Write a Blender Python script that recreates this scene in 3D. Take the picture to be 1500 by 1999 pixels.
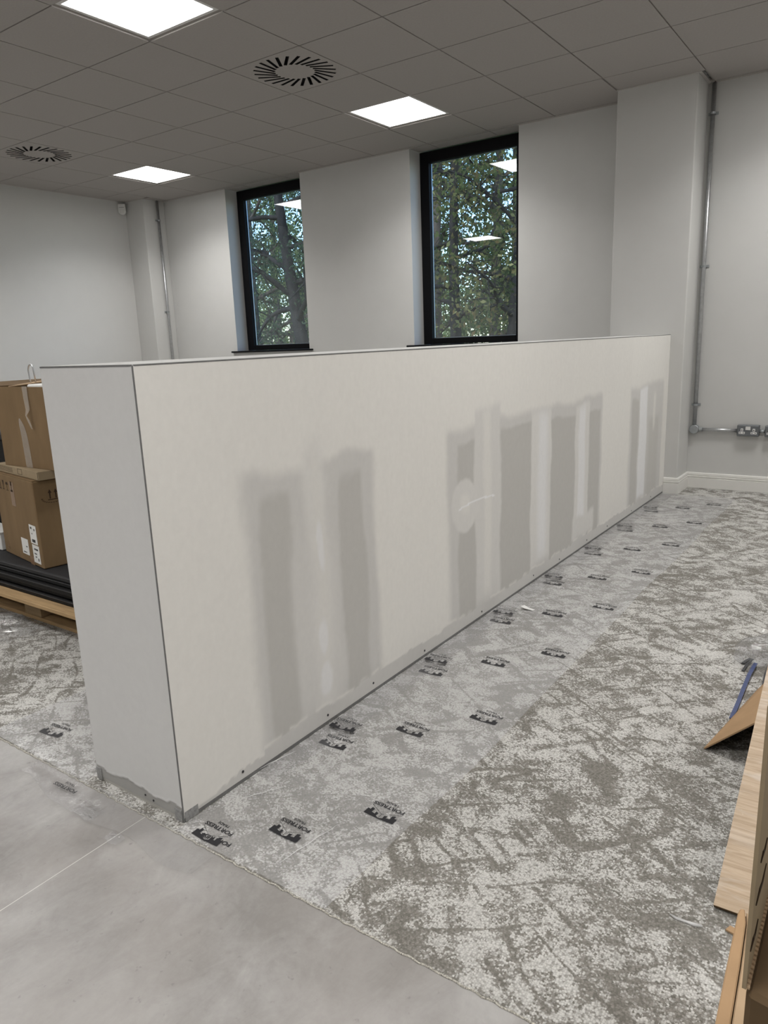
import bpy, bmesh, math, random
import numpy as np
from mathutils import Vector, Matrix

for o in list(bpy.data.objects):
    bpy.data.objects.remove(o, do_unlink=True)
SC = bpy.context.scene
C = SC.collection
random.seed(4)
RNG = np.random.default_rng(11)
PI = math.pi

# ------------------------------------------------------------------ camera
CAM = (3.7118, -3.0759, 1.2386)
YAW, PITCH, ROLL, FPX = -0.6206, -0.2302, -0.0387, 1420.43
fw = Vector((math.sin(YAW) * math.cos(PITCH), math.cos(YAW) * math.cos(PITCH), math.sin(PITCH)))
rt = Vector((math.cos(YAW), -math.sin(YAW), 0))
up = rt.cross(fw)
rt2 = rt * math.cos(ROLL) + up * math.sin(ROLL)
up2 = -rt * math.sin(ROLL) + up * math.cos(ROLL)
cd = bpy.data.cameras.new('camera')
cam = bpy.data.objects.new('camera', cd)
C.objects.link(cam)
cam.matrix_world = Matrix(((rt2.x, up2.x, -fw.x, CAM[0]), (rt2.y, up2.y, -fw.y, CAM[1]),
                           (rt2.z, up2.z, -fw.z, CAM[2]), (0, 0, 0, 1)))
cd.sensor_fit = 'HORIZONTAL'
cd.sensor_width = 36.0
cd.lens = FPX / 1500 * 36.0
cd.clip_start = 0.02
cd.clip_end = 500
SC.camera = cam


def pix(u, v, axis, val):
    """photo pixel -> point where its ray meets the plane axis=val"""
    d = rt2 * ((u - 750) / FPX) - up2 * ((v - 999.5) / FPX) + fw
    k = 'xyz'.index(axis)
    t = (val - CAM[k]) / d[k]
    return Vector(CAM) + d * t


# ------------------------------------------------------------------ light and exposure
LAMP = 7.0            # radiance of each lamp's diffuser
LAMP_W = 13.0         # downward beam of each lamp, watts
LAMP_SPREAD = 132     # degrees
SKY = 0.42
SUN = 2.4
SC.view_settings.view_transform = 'Standard'
SC.view_settings.look = 'None'
SC.view_settings.gamma = 1
SC.view_settings.exposure = 0.42
SC.view_settings.use_curve_mapping = False
SC.cycles.use_denoising = True
SC.cycles.use_adaptive_sampling = False
SC.cycles.max_bounces = 10
SC.cycles.diffuse_bounces = 6
SC.cycles.transparent_max_bounces = 24
SC.cycles.caustics_reflective = False
SC.cycles.caustics_refractive = False

W = bpy.data.worlds.new('sky_world')
SC.world = W
W.use_nodes = True
wn = W.node_tree
wn.nodes.clear()
wo = wn.nodes.new('ShaderNodeOutputWorld')
wb = wn.nodes.new('ShaderNodeBackground')
ws = wn.nodes.new('ShaderNodeTexSky')
ws.sky_type = 'NISHITA'
ws.sun_disc = False
ws.sun_elevation = math.radians(38)
ws.sun_rotation = math.radians(200)
ws.air_density = 1.0
ws.dust_density = 0.4
ws.ozone_density = 5.0
wb.inputs['Strength'].default_value = SKY
wn.links.new(ws.outputs['Color'], wb.inputs['Color'])
wn.links.new(wb.outputs['Background'], wo.inputs['Surface'])
sd = bpy.data.lights.new('sun', 'SUN')
sd.energy = SUN
sd.angle = math.radians(0.6)
sd.color = (1.0, 0.93, 0.82)
sun = bpy.data.objects.new('sun', sd)
C.objects.link(sun)
sun.rotation_euler = Vector((-0.30, 0.62, -0.72)).to_track_quat('-Z', 'Y').to_euler()

# ------------------------------------------------------------------ material helpers
MATS = {}


def newmat(name):
    m = bpy.data.materials.new(name)
    m.use_nodes = True
    nt = m.node_tree
    nt.nodes.clear()
    out = nt.nodes.new('ShaderNodeOutputMaterial')
    return m, nt, out


def N(nt, t, **kw):
    n = nt.nodes.new(t)
    for k, v in kw.items():
        setattr(n, k, v)
    return n


def setin(nt, node, name, val):
    s = node.inputs[name]
    if isinstance(val, bpy.types.NodeSocket):
        nt.links.new(val, s)
    else:
        s.default_value = val


def math_(nt, op, a, b=None, clamp=False):
    n = N(nt, 'ShaderNodeMath', operation=op)
    n.use_clamp = clamp
    setin(nt, n, 0, a)
    if b is not None:
        setin(nt, n, 1, b)
    return n.outputs[0]


def mixc(nt, f, a, b, mode='MIX'):
    n = N(nt, 'ShaderNodeMix', data_type='RGBA', blend_type=mode)
    setin(nt, n, 0, f)
    for idx, v in ((6, a), (7, b)):
        if isinstance(v, bpy.types.NodeSocket):
            nt.links.new(v, n.inputs[idx])
        else:
            n.inputs[idx].default_value = (*v, 1) if len(v) == 3 else v
    return n.outputs[2]


def coords(nt, scale=(1, 1, 1), rot=(0, 0, 0), loc=(0, 0, 0)):
    tc = N(nt, 'ShaderNodeTexCoord')
    mp = N(nt, 'ShaderNodeMapping')
    mp.inputs['Scale'].default_value = scale
    mp.inputs['Rotation'].default_value = rot
    mp.inputs['Location'].default_value = loc
    nt.links.new(tc.outputs['Object'], mp.inputs['Vector'])
    return mp.outputs['Vector']


def noise(nt, vec, scale, detail=3, rough=0.5, dist=0.0):
    n = N(nt, 'ShaderNodeTexNoise')
    setin(nt, n, 'Vector', vec)
    setin(nt, n, 'Scale', scale)
    setin(nt, n, 'Detail', detail)
    setin(nt, n, 'Roughness', rough)
    setin(nt, n, 'Distortion', dist)
    return n.outputs['Fac']


def maprange(nt, v, a, b, c=0.0, d=1.0, smooth=False):
    n = N(nt, 'ShaderNodeMapRange')
    if smooth:
        n.interpolation_type = 'SMOOTHSTEP'
    setin(nt, n, 'Value', v)
    setin(nt, n, 'From Min', a)
    setin(nt, n, 'From Max', b)
    setin(nt, n, 'To Min', c)
    setin(nt, n, 'To Max', d)
    return n.outputs['Result']


def principled(nt, out, col, rough=0.6, metal=0.0, spec=0.5, bump=None, bstr=0.2, bdist=0.01):
    p = N(nt, 'ShaderNodeBsdfPrincipled')
    if isinstance(col, bpy.types.NodeSocket):
        nt.links.new(col, p.inputs['Base Color'])
    else:
        p.inputs['Base Color'].default_value = (*col, 1)
    setin(nt, p, 'Roughness', rough)
    p.inputs['Metallic'].default_value = metal
    p.inputs['Specular IOR Level'].default_value = spec
    if bump is not None:
        b = N(nt, 'ShaderNodeBump')
        b.inputs['Strength'].default_value = bstr
        b.inputs['Distance'].default_value = bdist
        nt.links.new(bump, b.inputs['Height'])
        nt.links.new(b.outputs['Normal'], p.inputs['Normal'])
    nt.links.new(p.outputs[0], out.inputs['Surface'])
    return p


def simple(name, col, rough=0.6, metal=0.0, spec=0.5, var=0.06, nscale=20, bstr=0.1, bdist=0.002, stretch=(1, 1, 1)):
    if name in MATS:
        return MATS[name]
    m, nt, out = newmat(name)
    v = coords(nt, stretch)
    f = noise(nt, v, nscale, 4, 0.6)
    lo = tuple(c * (1 - var) for c in col)
    hi = tuple(min(1, c * (1 + var)) for c in col)
    cc = mixc(nt, maprange(nt, f, 0.3, 0.7), lo, hi)
    principled(nt, out, cc, rough, metal, spec, f, bstr, bdist)
    MATS[name] = m
    return m


wall_paint = simple('wall_paint', (0.59, 0.588, 0.574), 0.75, 0, 0.25, 0.012, 6, 0.03, 0.002)
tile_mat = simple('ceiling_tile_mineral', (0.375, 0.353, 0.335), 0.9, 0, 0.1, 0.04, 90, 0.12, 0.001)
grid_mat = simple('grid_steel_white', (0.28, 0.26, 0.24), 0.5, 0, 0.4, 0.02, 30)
panel_frame_mat = simple('lamp_frame_white', (0.62, 0.61, 0.60), 0.4, 0, 0.5, 0.02, 30)
trim_mat = simple('trim_white', (0.46, 0.44, 0.42), 0.5, 0, 0.4, 0.02, 20)
skirt_mat = simple('skirting_paint', (0.76, 0.75, 0.72), 0.45, 0, 0.4, 0.02, 10)
black_frame = simple('black_powder_coat', (0.003, 0.003, 0.004), 0.6, 0, 0.15, 0.1, 60)
slot_dark = simple('slot_dark', (0.012, 0.012, 0.013), 0.8, 0, 0.2, 0.1, 60)
vane_mat = simple('vane_dark_grey', (0.02, 0.022, 0.024), 0.6, 0, 0.3, 0.1, 60)
steel_mat = simple('galvanised_steel', (0.52, 0.53, 0.54), 0.34, 0.85, 0.5, 0.12, 40, 0.05)
steel_dull = simple('galvanised_dull', (0.36, 0.38, 0.39), 0.5, 0.5, 0.5, 0.10, 60, 0.05)
socket_grey = simple('socket_metalclad', (0.16, 0.17, 0.18), 0.45, 0.4, 0.5, 0.06, 60)
white_plastic = simple('white_plastic', (0.78, 0.78, 0.77), 0.35, 0, 0.5, 0.02, 30)
print_black = simple('print_black', (0.012, 0.012, 0.016), 0.35, 0, 0.5, 0.2, 80, 0.02)
print_brown = simple('print_dark_brown', (0.05, 0.032, 0.02), 0.8, 0, 0.2, 0.3, 80, 0.02)
kraft = simple('kraft_cardboard', (0.205, 0.137, 0.073), 0.85, 0, 0.2, 0.10, 9, 0.06, 0.002, (1, 1, 0.3))
kraft_light = simple('kraft_cardboard_light', (0.46, 0.33, 0.21), 0.85, 0, 0.2, 0.08, 9, 0.06, 0.002)
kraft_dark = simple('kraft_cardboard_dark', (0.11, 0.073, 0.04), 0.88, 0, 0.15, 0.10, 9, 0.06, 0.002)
kraft_tan = simple('kraft_cardboard_tan', (0.40, 0.26, 0.145), 0.85, 0, 0.2, 0.07, 12, 0.06, 0.002)
carton_pale = simple('carton_pale', (0.32, 0.25, 0.16), 0.8, 0, 0.2, 0.07, 12, 0.06, 0.002)
pallet_wood = simple('pallet_wood', (0.44, 0.30, 0.16), 0.8, 0, 0.2, 0.28, 14, 0.3, 0.002, (0.25, 2, 2))
pallet_shaded = simple('pallet_wood_shadowed', (0.27, 0.19, 0.11), 0.85, 0, 0.2, 0.3, 14, 0.3, 0.002, (0.25, 2, 2))  # darker copy of the pallet wood, shade under the deck painted in
rubber = simple('black_rubber', (0.007, 0.007, 0.0075), 0.7, 0, 0.25, 0.3, 40, 0.2, 0.002)
rubber_top = simple('black_rubber_top', (0.022, 0.022, 0.024), 0.65, 0, 0.3, 0.2, 12, 0.1, 0.002)
rubber_edge = simple('black_rubber_edge', (0.055, 0.055, 0.058), 0.5, 0, 0.5, 0.2, 40, 0.1)
paper_white = simple('paper_white', (0.72, 0.72, 0.70), 0.7, 0, 0.3, 0.03, 30)
tape_brown = simple('tape_brown', (0.22, 0.13, 0.07), 0.3, 0, 0.5, 0.1, 20)
strap_black = simple('strap_black', (0.015, 0.015, 0.02), 0.4, 0, 0.5, 0.2, 40)
strap_blue = simple('strap_blue', (0.035, 0.055, 0.16), 0.35, 0, 0.5, 0.2, 40)
bead_dark = simple('corner_bead_grey', (0.20, 0.20, 0.20), 0.5, 0.3, 0.5, 0.1, 60)
bead_metal = simple('corner_bead_mesh', (0.36, 0.36, 0.36), 0.5, 0.4, 0.5, 0.25, 160, 0.4, 0.002)
board_core = simple('plasterboard_core', (0.55, 0.54, 0.51), 0.85, 0, 0.2, 0.05, 30)
soil = simple('grass_ground', (0.06, 0.085, 0.03), 0.95, 0, 0.1, 0.4, 2.0, 0.4, 0.05)
outer_wall = simple('outside_brick_tone', (0.30, 0.20, 0.15), 0.9, 0, 0.2, 0.2, 8)


def make_emit():
    m, nt, out = newmat('lamp_diffuser')
    e = N(nt, 'ShaderNodeEmission')
    e.inputs['Color'].default_value = (1.0, 0.985, 0.96, 1)
    e.inputs['Strength'].default_value = LAMP
    nt.links.new(e.outputs[0], out.inputs['Surface'])
    return m


emit_mat = make_emit()


def make_glass():
    m, nt, out = newmat('window_glass')
    lw = N(nt, 'ShaderNodeLayerWeight')
    lw.inputs['Blend'].default_value = 0.5
    p5 = math_(nt, 'POWER', lw.outputs['Facing'], 5.0)
    f = math_(nt, 'MULTIPLY_ADD', p5, 0.95)
    f.node.inputs[2].default_value = 0.075
    tr = N(nt, 'ShaderNodeBsdfTransparent')
    tr.inputs['Color'].default_value = (0.93, 0.965, 0.97, 1)
    gl = N(nt, 'ShaderNodeBsdfGlossy')
    gl.inputs['Roughness'].default_value = 0.0
    gl.inputs['Color'].default_value = (0.95, 0.97, 1, 1)
    mx = N(nt, 'ShaderNodeMixShader')
    nt.links.new(f, mx.inputs[0])
    nt.links.new(tr.outputs[0], mx.inputs[1])
    nt.links.new(gl.outputs[0], mx.inputs[2])
    nt.links.new(mx.outputs[0], out.inputs['Surface'])
    return m


glass_mat = make_glass()


def make_film(name, haze, hazecol, gloss_rough, bstr, bscale, base_f=0.05):
    m, nt, out = newmat(name)
    v = coords(nt)
    n1 = noise(nt, coords(nt, (1, 0.35, 1), (0, 0, 0.3)), bscale, 5, 0.6, 0.6)
    b = N(nt, 'ShaderNodeBump')
    b.inputs['Strength'].default_value = bstr
    b.inputs['Distance'].default_value = 0.01
    nt.links.new(n1, b.inputs['Height'])
    tr = N(nt, 'ShaderNodeBsdfTransparent')
    tr.inputs['Color'].default_value = (0.97, 0.97, 0.975, 1)
    di = N(nt, 'ShaderNodeBsdfDiffuse')
    di.inputs['Color'].default_value = (*hazecol, 1)
    gl = N(nt, 'ShaderNodeBsdfGlossy')
    gl.inputs['Roughness'].default_value = gloss_rough
    nt.links.new(b.outputs['Normal'], gl.inputs['Normal'])
    hz = maprange(nt, noise(nt, v, 3.0, 3), 0.3, 0.7, haze * 0.8, haze * 1.2)
    m1 = N(nt, 'ShaderNodeMixShader')
    nt.links.new(hz, m1.inputs[0])
    nt.links.new(tr.outputs[0], m1.inputs[1])
    nt.links.new(di.outputs[0], m1.inputs[2])
    lw = N(nt, 'ShaderNodeLayerWeight')
    lw.inputs['Blend'].default_value = 0.5
    nt.links.new(b.outputs['Normal'], lw.inputs['Normal'])
    p5 = math_(nt, 'POWER', lw.outputs['Facing'], 5.0)
    f = math_(nt, 'MULTIPLY_ADD', p5, 0.8)
    f.node.inputs[2].default_value = base_f
    m2 = N(nt, 'ShaderNodeMixShader')
    nt.links.new(f, m2.inputs[0])
    nt.links.new(m1.outputs[0], m2.inputs[1])
    nt.links.new(gl.outputs[0], m2.inputs[2])
    nt.links.new(m2.outputs[0], out.inputs['Surface'])
    return m


film_mat = make_film('protection_film', 0.22, (0.84, 0.84, 0.85), 0.16, 0.25, 14.0, 0.03)
fold_mat = make_film('folded_film', 0.06, (0.72, 0.72, 0.73), 0.14, 0.3, 18.0, 0.03)
clear_mat = make_film('clear_polythene', 0.07, (0.75, 0.77, 0.80), 0.10, 0.5, 30.0, 0.07)
tape_mat = make_film('clear_tape', 0.09, (0.66, 0.65, 0.63), 0.10, 0.35, 40.0, 0.035)


def make_carpet():
    m, nt, out = newmat('carpet_loop_pile')
    base = coords(nt)
    # two families of drawn strokes plus soft blotches
    warp = N(nt, 'ShaderNodeVectorMath', operation='MULTIPLY_ADD')
    wn_ = N(nt, 'ShaderNodeTexNoise')
    setin(nt, wn_, 'Vector', base)
    setin(nt, wn_, 'Scale', 7.0)
    setin(nt, wn_, 'Detail', 3)
    nt.links.new(wn_.outputs['Color'], warp.inputs[0])
    warp.inputs[1].default_value = (0.035, 0.035, 0)
    nt.links.new(base, warp.inputs[2])
    wv = warp.outputs[0]

    def rotated(ang, sc):
        mp = N(nt, 'ShaderNodeMapping')
        mp.vector_type = 'TEXTURE'
        mp.inputs['Rotation'].default_value = (0, 0, ang)
        mp.inputs['Scale'].default_value = sc
        nt.links.new(wv, mp.inputs['Vector'])
        return mp.outputs['Vector']
    def lines(ang, period, seed, width):
        v = rotated(ang, (period * 6, period, 1))
        mpv = N(nt, 'ShaderNodeVectorMath', operation='ADD')
        nt.links.new(v, mpv.inputs[0])
        mpv.inputs[1].default_value = (seed, seed * 1.7, 0)
        f = noise(nt, mpv.outputs[0], 1.0, 1.5, 0.45, 0.25)
        d = math_(nt, 'ABSOLUTE', math_(nt, 'SUBTRACT', math_(nt, 'FRACT', math_(nt, 'MULTIPLY', f, 5.0)), 0.5))
        return maprange(nt, d, 0.0, width, 1.0, 0.0, True)
    gate = maprange(nt, noise(nt, base, 7.0, 2, 0.5), 0.40, 0.56, 0.0, 1.0, True)
    gate2 = maprange(nt, noise(nt, coords(nt, (1, 1, 1), (0, 0, 0), (3.1, 1.7, 0)), 7.0, 2, 0.5), 0.40, 0.56, 0.0, 1.0, True)
    l1 = math_(nt, 'MULTIPLY', lines(math.radians(-33), 0.145, 0.0, 0.15), gate)
    l2 = math_(nt, 'MULTIPLY', lines(math.radians(40), 0.145, 5.3, 0.15), gate2)
    blot = maprange(nt, noise(nt, base, 13.0, 3, 0.55, 0.5), 0.42, 0.60, 0.0, 1.0, True)
    region = maprange(nt, noise(nt, coords(nt, (1, 1, 1), (0, 0, 0), (7, 2, 0)), 2.4, 2, 0.5), 0.38, 0.62, -0.02, 0.22)
    dark = math_(nt, 'MULTIPLY', math_(nt, 'MAXIMUM', l1, l2), 0.50)
    patch = math_(nt, 'ADD', math_(nt, 'MULTIPLY', blot, 0.36), region)
    tot = math_(nt, 'ADD', dark, patch)
    # yarn loops
    loopv = coords(nt, (1, 1, 1), (0, 0, 0.0))
    vo = N(nt, 'ShaderNodeTexVoronoi')
    vo.inputs['Scale'].default_value = 210
    vo.inputs['Randomness'].default_value = 0.75
    nt.links.new(loopv, vo.inputs['Vector'])
    sep = N(nt, 'ShaderNodeSeparateColor')
    nt.links.new(vo.outputs['Color'], sep.inputs[0])
    rnd = math_(nt, 'MULTIPLY', math_(nt, 'SUBTRACT', sep.outputs[0], 0.5), 0.62)
    fac = maprange(nt, math_(nt, 'ADD', tot, rnd), 0.045, 0.53, 0.0, 1.0, True)
    big = noise(nt, base, 1.3, 2)
    lightc = mixc(nt, maprange(nt, big, 0.35, 0.65), (0.575, 0.565, 0.54), (0.645, 0.635, 0.61))
    darkc = mixc(nt, sep.outputs[1], (0.16, 0.151, 0.133), (0.28, 0.266, 0.24))
    col = mixc(nt, fac, lightc, darkc)
    gap = maprange(nt, vo.outputs['Distance'], 0.35, 0.75, 0.0, 0.35)
    col = mixc(nt, gap, col, (0.10, 0.095, 0.085))
    h = math_(nt, 'SUBTRACT', 1.0, vo.outputs['Distance'])
    principled(nt, out, col, 0.95, 0, 0.08, h, 0.45, 0.004)
    return m


carpet_mat = make_carpet()


def make_vinyl():
    m, nt, out = newmat('vinyl_concrete_look')
    v = coords(nt)
    f1 = noise(nt, coords(nt, (1, 1, 1), (0, 0, 0.5)), 2.2, 6, 0.62, 0.4)
    f2 = noise(nt, coords(nt, (1.2, 0.6, 1), (0, 0, -0.4)), 9, 6, 0.7, 0.8)
    f3 = noise(nt, v, 60, 4, 0.7)
    t = math_(nt, 'ADD', math_(nt, 'MULTIPLY', f1, 0.6), math_(nt, 'ADD', math_(nt, 'MULTIPLY', f2, 0.3), math_(nt, 'MULTIPLY', f3, 0.1)))
    col = mixc(nt, maprange(nt, t, 0.38, 0.62), (0.245, 0.232, 0.222), (0.43, 0.42, 0.41))
    hue = maprange(nt, noise(nt, v, 3.0, 3), 0.4, 0.65)
    col = mixc(nt, math_(nt, 'MULTIPLY', hue, 0.35), col, (0.36, 0.335, 0.315))
    sp = maprange(nt, noise(nt, coords(nt, (1, 1, 1), (0, 0, 0.9)), 38, 3, 0.6), 0.66, 0.74)
    col = mixc(nt, math_(nt, 'MULTIPLY', sp, 0.45), col, (0.15, 0.145, 0.14))
    principled(nt, out, col, 0.42, 0, 0.4, f3, 0.06, 0.001)
    return m


vinyl_mat = make_vinyl()
seam_mat = simple('vinyl_seam_filler', (0.62, 0.61, 0.58), 0.6, 0, 0.3, 0.05, 60)
edge_yarn = simple('carpet_cut_edge', (0.46, 0.44, 0.39), 0.95, 0, 0.1, 0.7, 320, 0.6, 0.003)


def make_oak():
    m, nt, out = newmat('oak_laminate')
    v = coords(nt, (0.55, 9, 1))
    g = noise(nt, v, 9, 6, 0.65, 1.2)
    b = noise(nt, coords(nt, (0.8, 2.4, 1)), 4.5, 4, 0.6, 1.5)
    col = mixc(nt, maprange(nt, g, 0.36, 0.66), (0.33, 0.235, 0.145), (0.50, 0.38, 0.265))
    col = mixc(nt, maprange(nt, b, 0.48, 0.66, 0, 0.55), col, (0.56, 0.49, 0.42))
    fl = maprange(nt, noise(nt, coords(nt, (1.0, 5, 1)), 34, 3, 0.6, 1.0), 0.64, 0.74, 0, 0.4)
    col = mixc(nt, fl, col, (0.66, 0.57, 0.47))
    principled(nt, out, col, 0.5, 0, 0.4, g, 0.12, 0.002)
    return m


oak_mat = make_oak()


def make_vcol(name, rough=0.8):
    m, nt, out = newmat(name)
    a = N(nt, 'ShaderNodeVertexColor')
    a.layer_name = 'Col'
    f = noise(nt, coords(nt), 45, 5, 0.65)
    k = maprange(nt, f, 0.25, 0.75, 0.975, 1.02)
    cc = mixc(nt, 1.0, a.outputs['Color'], k, 'MULTIPLY')
    f2 = noise(nt, coords(nt, (1, 1, 0.35)), 9, 4, 0.6)
    cc = mixc(nt, 1.0, cc, maprange(nt, f2, 0.25, 0.75, 0.993, 1.006), 'MULTIPLY')
    principled(nt, out, cc, rough, 0, 0.2, f, 0.05, 0.001)
    return m


board_mat = make_vcol('skimmed_plasterboard')


def make_leaf(name, cols, dens=0.45):
    m, nt, out = newmat(name)
    g = N(nt, 'ShaderNodeNewGeometry')
    ramp = N(nt, 'ShaderNodeValToRGB')
    ramp.color_ramp.interpolation = 'LINEAR'
    els = ramp.color_ramp.elements
    while len(els) < len(cols):
        els.new(0.5)
    for i, c in enumerate(cols):
        els[i].position = i / (len(cols) - 1)
        els[i].color = (*c, 1)
    nt.links.new(g.outputs['Random Per Island'], ramp.inputs[0])
    d = N(nt, 'ShaderNodeBsdfDiffuse')
    t = N(nt, 'ShaderNodeBsdfTranslucent')
    nt.links.new(ramp.outputs[0], d.inputs['Color'])
    nt.links.new(ramp.outputs[0], t.inputs['Color'])
    mx = N(nt, 'ShaderNodeMixShader')
    mx.inputs[0].default_value = dens
    nt.links.new(d.outputs[0], mx.inputs[1])
    nt.links.new(t.outputs[0], mx.inputs[2])
    nt.links.new(mx.outputs[0], out.inputs['Surface'])
    return m


leaf_yellow = make_leaf('leaves_yellowing', [(0.06, 0.08, 0.03), (0.10, 0.125, 0.045), (0.085, 0.105, 0.04), (0.19, 0.18, 0.07), (0.20, 0.14, 0.06), (0.09, 0.12, 0.045), (0.38, 0.34, 0.15)])
leaf_green = make_leaf('leaves_green', [(0.05, 0.085, 0.03), (0.09, 0.13, 0.045), (0.14, 0.18, 0.06), (0.07, 0.11, 0.05), (0.22, 0.24, 0.09)])
leaf_dark = make_leaf('leaves_dark_green', [(0.035, 0.06, 0.035), (0.06, 0.09, 0.05), (0.085, 0.12, 0.07), (0.05, 0.085, 0.055)])
leaf_light = make_leaf('leaves_light_green', [(0.16, 0.22, 0.08), (0.26, 0.32, 0.13), (0.20, 0.27, 0.12), (0.34, 0.38, 0.16)])
bark = simple('bark', (0.085, 0.072, 0.06), 0.95, 0, 0.1, 0.35, 12, 0.5, 0.02, (1, 1, 0.3))
bark_dark = simple('bark_dark', (0.03, 0.028, 0.026), 0.95, 0, 0.1, 0.35, 12, 0.5, 0.02, (1, 1, 0.3))


# ------------------------------------------------------------------ geometry helpers
class MB:
    def __init__(self):
        self.v = []
        self.f = []

    def add(self, vs, fs, M=None):
        o = len(self.v)
        if M is not None:
            vs = [tuple(M @ Vector(p)) for p in vs]
        self.v += [tuple(p) for p in vs]
        self.f += [tuple(i + o for i in f) for f in fs]
        return self

    def box(self, x0, x1, y0, y1, z0, z1, M=None):
        vs = [(x0, y0, z0), (x1, y0, z0), (x1, y1, z0), (x0, y1, z0), (x0, y0, z1), (x1, y0, z1), (x1, y1, z1), (x0, y1, z1)]
        fs = [(0, 3, 2, 1), (4, 5, 6, 7), (0, 1, 5, 4), (1, 2, 6, 5), (2, 3, 7, 6), (3, 0, 4, 7)]
        return self.add(vs, fs, M)

    def tube(self, pts, rad, n=10, cap=True):
        """tube along points; rad a number or list"""
        pts = [Vector(p) for p in pts]
        k = len(pts)
        rads = rad if isinstance(rad, (list, tuple)) else [rad] * k
        o = len(self.v)
        prev = None
        for i, p in enumerate(pts):
            t = (pts[min(i + 1, k - 1)] - pts[max(i - 1, 0)]).normalized()
            if prev is None:
                a = Vector((0, 0, 1)) if abs(t.z) < 0.9 else Vector((1, 0, 0))
                s = t.cross(a).normalized()
            else:
                s = (prev - t * prev.dot(t)).normalized()
            prev = s
            b = t.cross(s)
            for j in range(n):
                a = 2 * PI * j / n
                self.v.append(tuple(p + (s * math.cos(a) + b * math.sin(a)) * rads[i]))
        for i in range(k - 1):
            for j in range(n):
                j2 = (j + 1) % n
                self.f.append((o + i * n + j, o + i * n + j2, o + (i + 1) * n + j2, o + (i + 1) * n + j))
        if cap:
            self.f.append(tuple(o + j for j in range(n))[::-1])
            self.f.append(tuple(o + (k - 1) * n + j for j in range(n)))
        return self

    def prism(self, poly, z0, z1, M=None):
        n = len(poly)
        vs = [(p[0], p[1], z0) for p in poly] + [(p[0], p[1], z1) for p in poly]
        fs = [tuple(range(n))[::-1], tuple(range(n, 2 * n))]
        fs += [(i, (i + 1) % n, n + (i + 1) % n, n + i) for i in range(n)]
        return self.add(vs, fs, M)

    def mesh(self, name, bevel=0.0, smooth=False, segs=1):
        me = bpy.data.meshes.new(name)
        me.from_pydata(self.v, [], self.f)
        bm = bmesh.new()
        bm.from_mesh(me)
        if bevel > 0:
            es = [e for e in bm.edges if len(e.link_faces) == 2 and e.calc_face_angle(0) > 0.6]
            bmesh.ops.bevel(bm, geom=es, offset=bevel, segments=segs, affect='EDGES', profile=0.6)
        bmesh.ops.recalc_face_normals(bm, faces=bm.faces)
        bm.to_mesh(me)
        bm.free()
        if smooth:
            for p in me.polygons:
                p.use_smooth = True
        return me

    def build(self, name, mat, parent=None, bevel=0.0, smooth=False, segs=1, loc=None):
        return link(name, self.mesh(name, bevel, smooth, segs), mat, parent, loc)


def link(name, me, mat, parent=None, loc=None):
    o = bpy.data.objects.new(name, me)
    if mat is not None and not me.materials:
        me.materials.append(mat)
    C.objects.link(o)
    if parent is not None:
        o.parent = parent
    if loc is not None:
        o.location = loc
    return o


def empty(name, loc=(0, 0, 0), rz=0.0):
    o = bpy.data.objects.new(name, None)
    o.empty_display_size = 0.1
    C.objects.link(o)
    o.location = loc
    o.rotation_euler = (0, 0, rz)
    return o


def tag(o, label, cat, group=None, kind=None):
    if label:
        o['label'] = label
    if cat:
        o['category'] = cat
    if group:
        o['group'] = group
    if kind:
        o['kind'] = kind
    return o


def box(name, mat, parent, x0, x1, y0, y1, z0, z1, bevel=0.0, M=None):
    return MB().box(x0, x1, y0, y1, z0, z1, M).build(name, mat, parent, bevel)


def gridmesh(name, P, nu, nv, smooth=True):
    """P: (nu*nv,3) array laid out u-major"""
    me = bpy.data.meshes.new(name)
    iu, iv = np.meshgrid(np.arange(nu - 1), np.arange(nv - 1), indexing='ij')
    a = (iu * nv + iv).ravel()
    F = np.stack([a, a + nv, a + nv + 1, a + 1], 1)
    me.vertices.add(nu * nv)
    me.vertices.foreach_set('co', P.astype(np.float32).ravel())
    me.loops.add(F.size)
    me.loops.foreach_set('vertex_index', F.astype(np.int32).ravel())
    me.polygons.add(len(F))
    me.polygons.foreach_set('loop_start', np.arange(0, F.size, 4, dtype=np.int32))
    me.polygons.foreach_set('loop_total', np.full(len(F), 4, dtype=np.int32))
    me.update(calc_edges=True)
    if smooth:
        me.polygons.foreach_set('use_smooth', np.ones(len(F), dtype=bool))
    return me


def vnoise(x, y, seed=0):
    """smooth value noise on arrays"""
    xi = np.floor(x).astype(np.int64)
    yi = np.floor(y).astype(np.int64)
    fx = x - xi
    fy = y - yi
    fx = fx * fx * (3 - 2 * fx)
    fy = fy * fy * (3 - 2 * fy)

    def h(a, b):
        n = (a * 374761393 + b * 668265263 + seed * 974711) & 0xffffffff
        n = ((n ^ (n >> 13)) * 1274126177) & 0xffffffff
        return ((n ^ (n >> 16)) & 0xffff) / 65535.0
    return ((h(xi, yi) * (1 - fx) + h(xi + 1, yi) * fx) * (1 - fy) + (h(xi, yi + 1) * (1 - fx) + h(xi + 1, yi + 1) * fx) * fy)


def sstep(a, b, x):
    t = np.clip((x - a) / (b - a), 0, 1)
    return t * t * (3 - 2 * t)


# ------------------------------------------------------------------ dimensions (metres)
HC = 2.95                     # ceiling underside
XL, XR = -4.05, 8.4           # side walls
YB, YW = -6.6, 3.053          # rear wall, window wall
HX, HW, HN, HF, HH = 2.2514, 0.3876, -2.0102, 2.7456, 1.209   # half-height partition
CX0, CX1, CY = 1.79, 2.351, 2.7456                            # column by the partition
LX1 = -3.72                                                   # column in the far corner
WIN = [(-2.675, -1.572), (-0.226, 0.867)]                     # window openings in x
SILL = 1.192
CARPET_Y = -2.045

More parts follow.
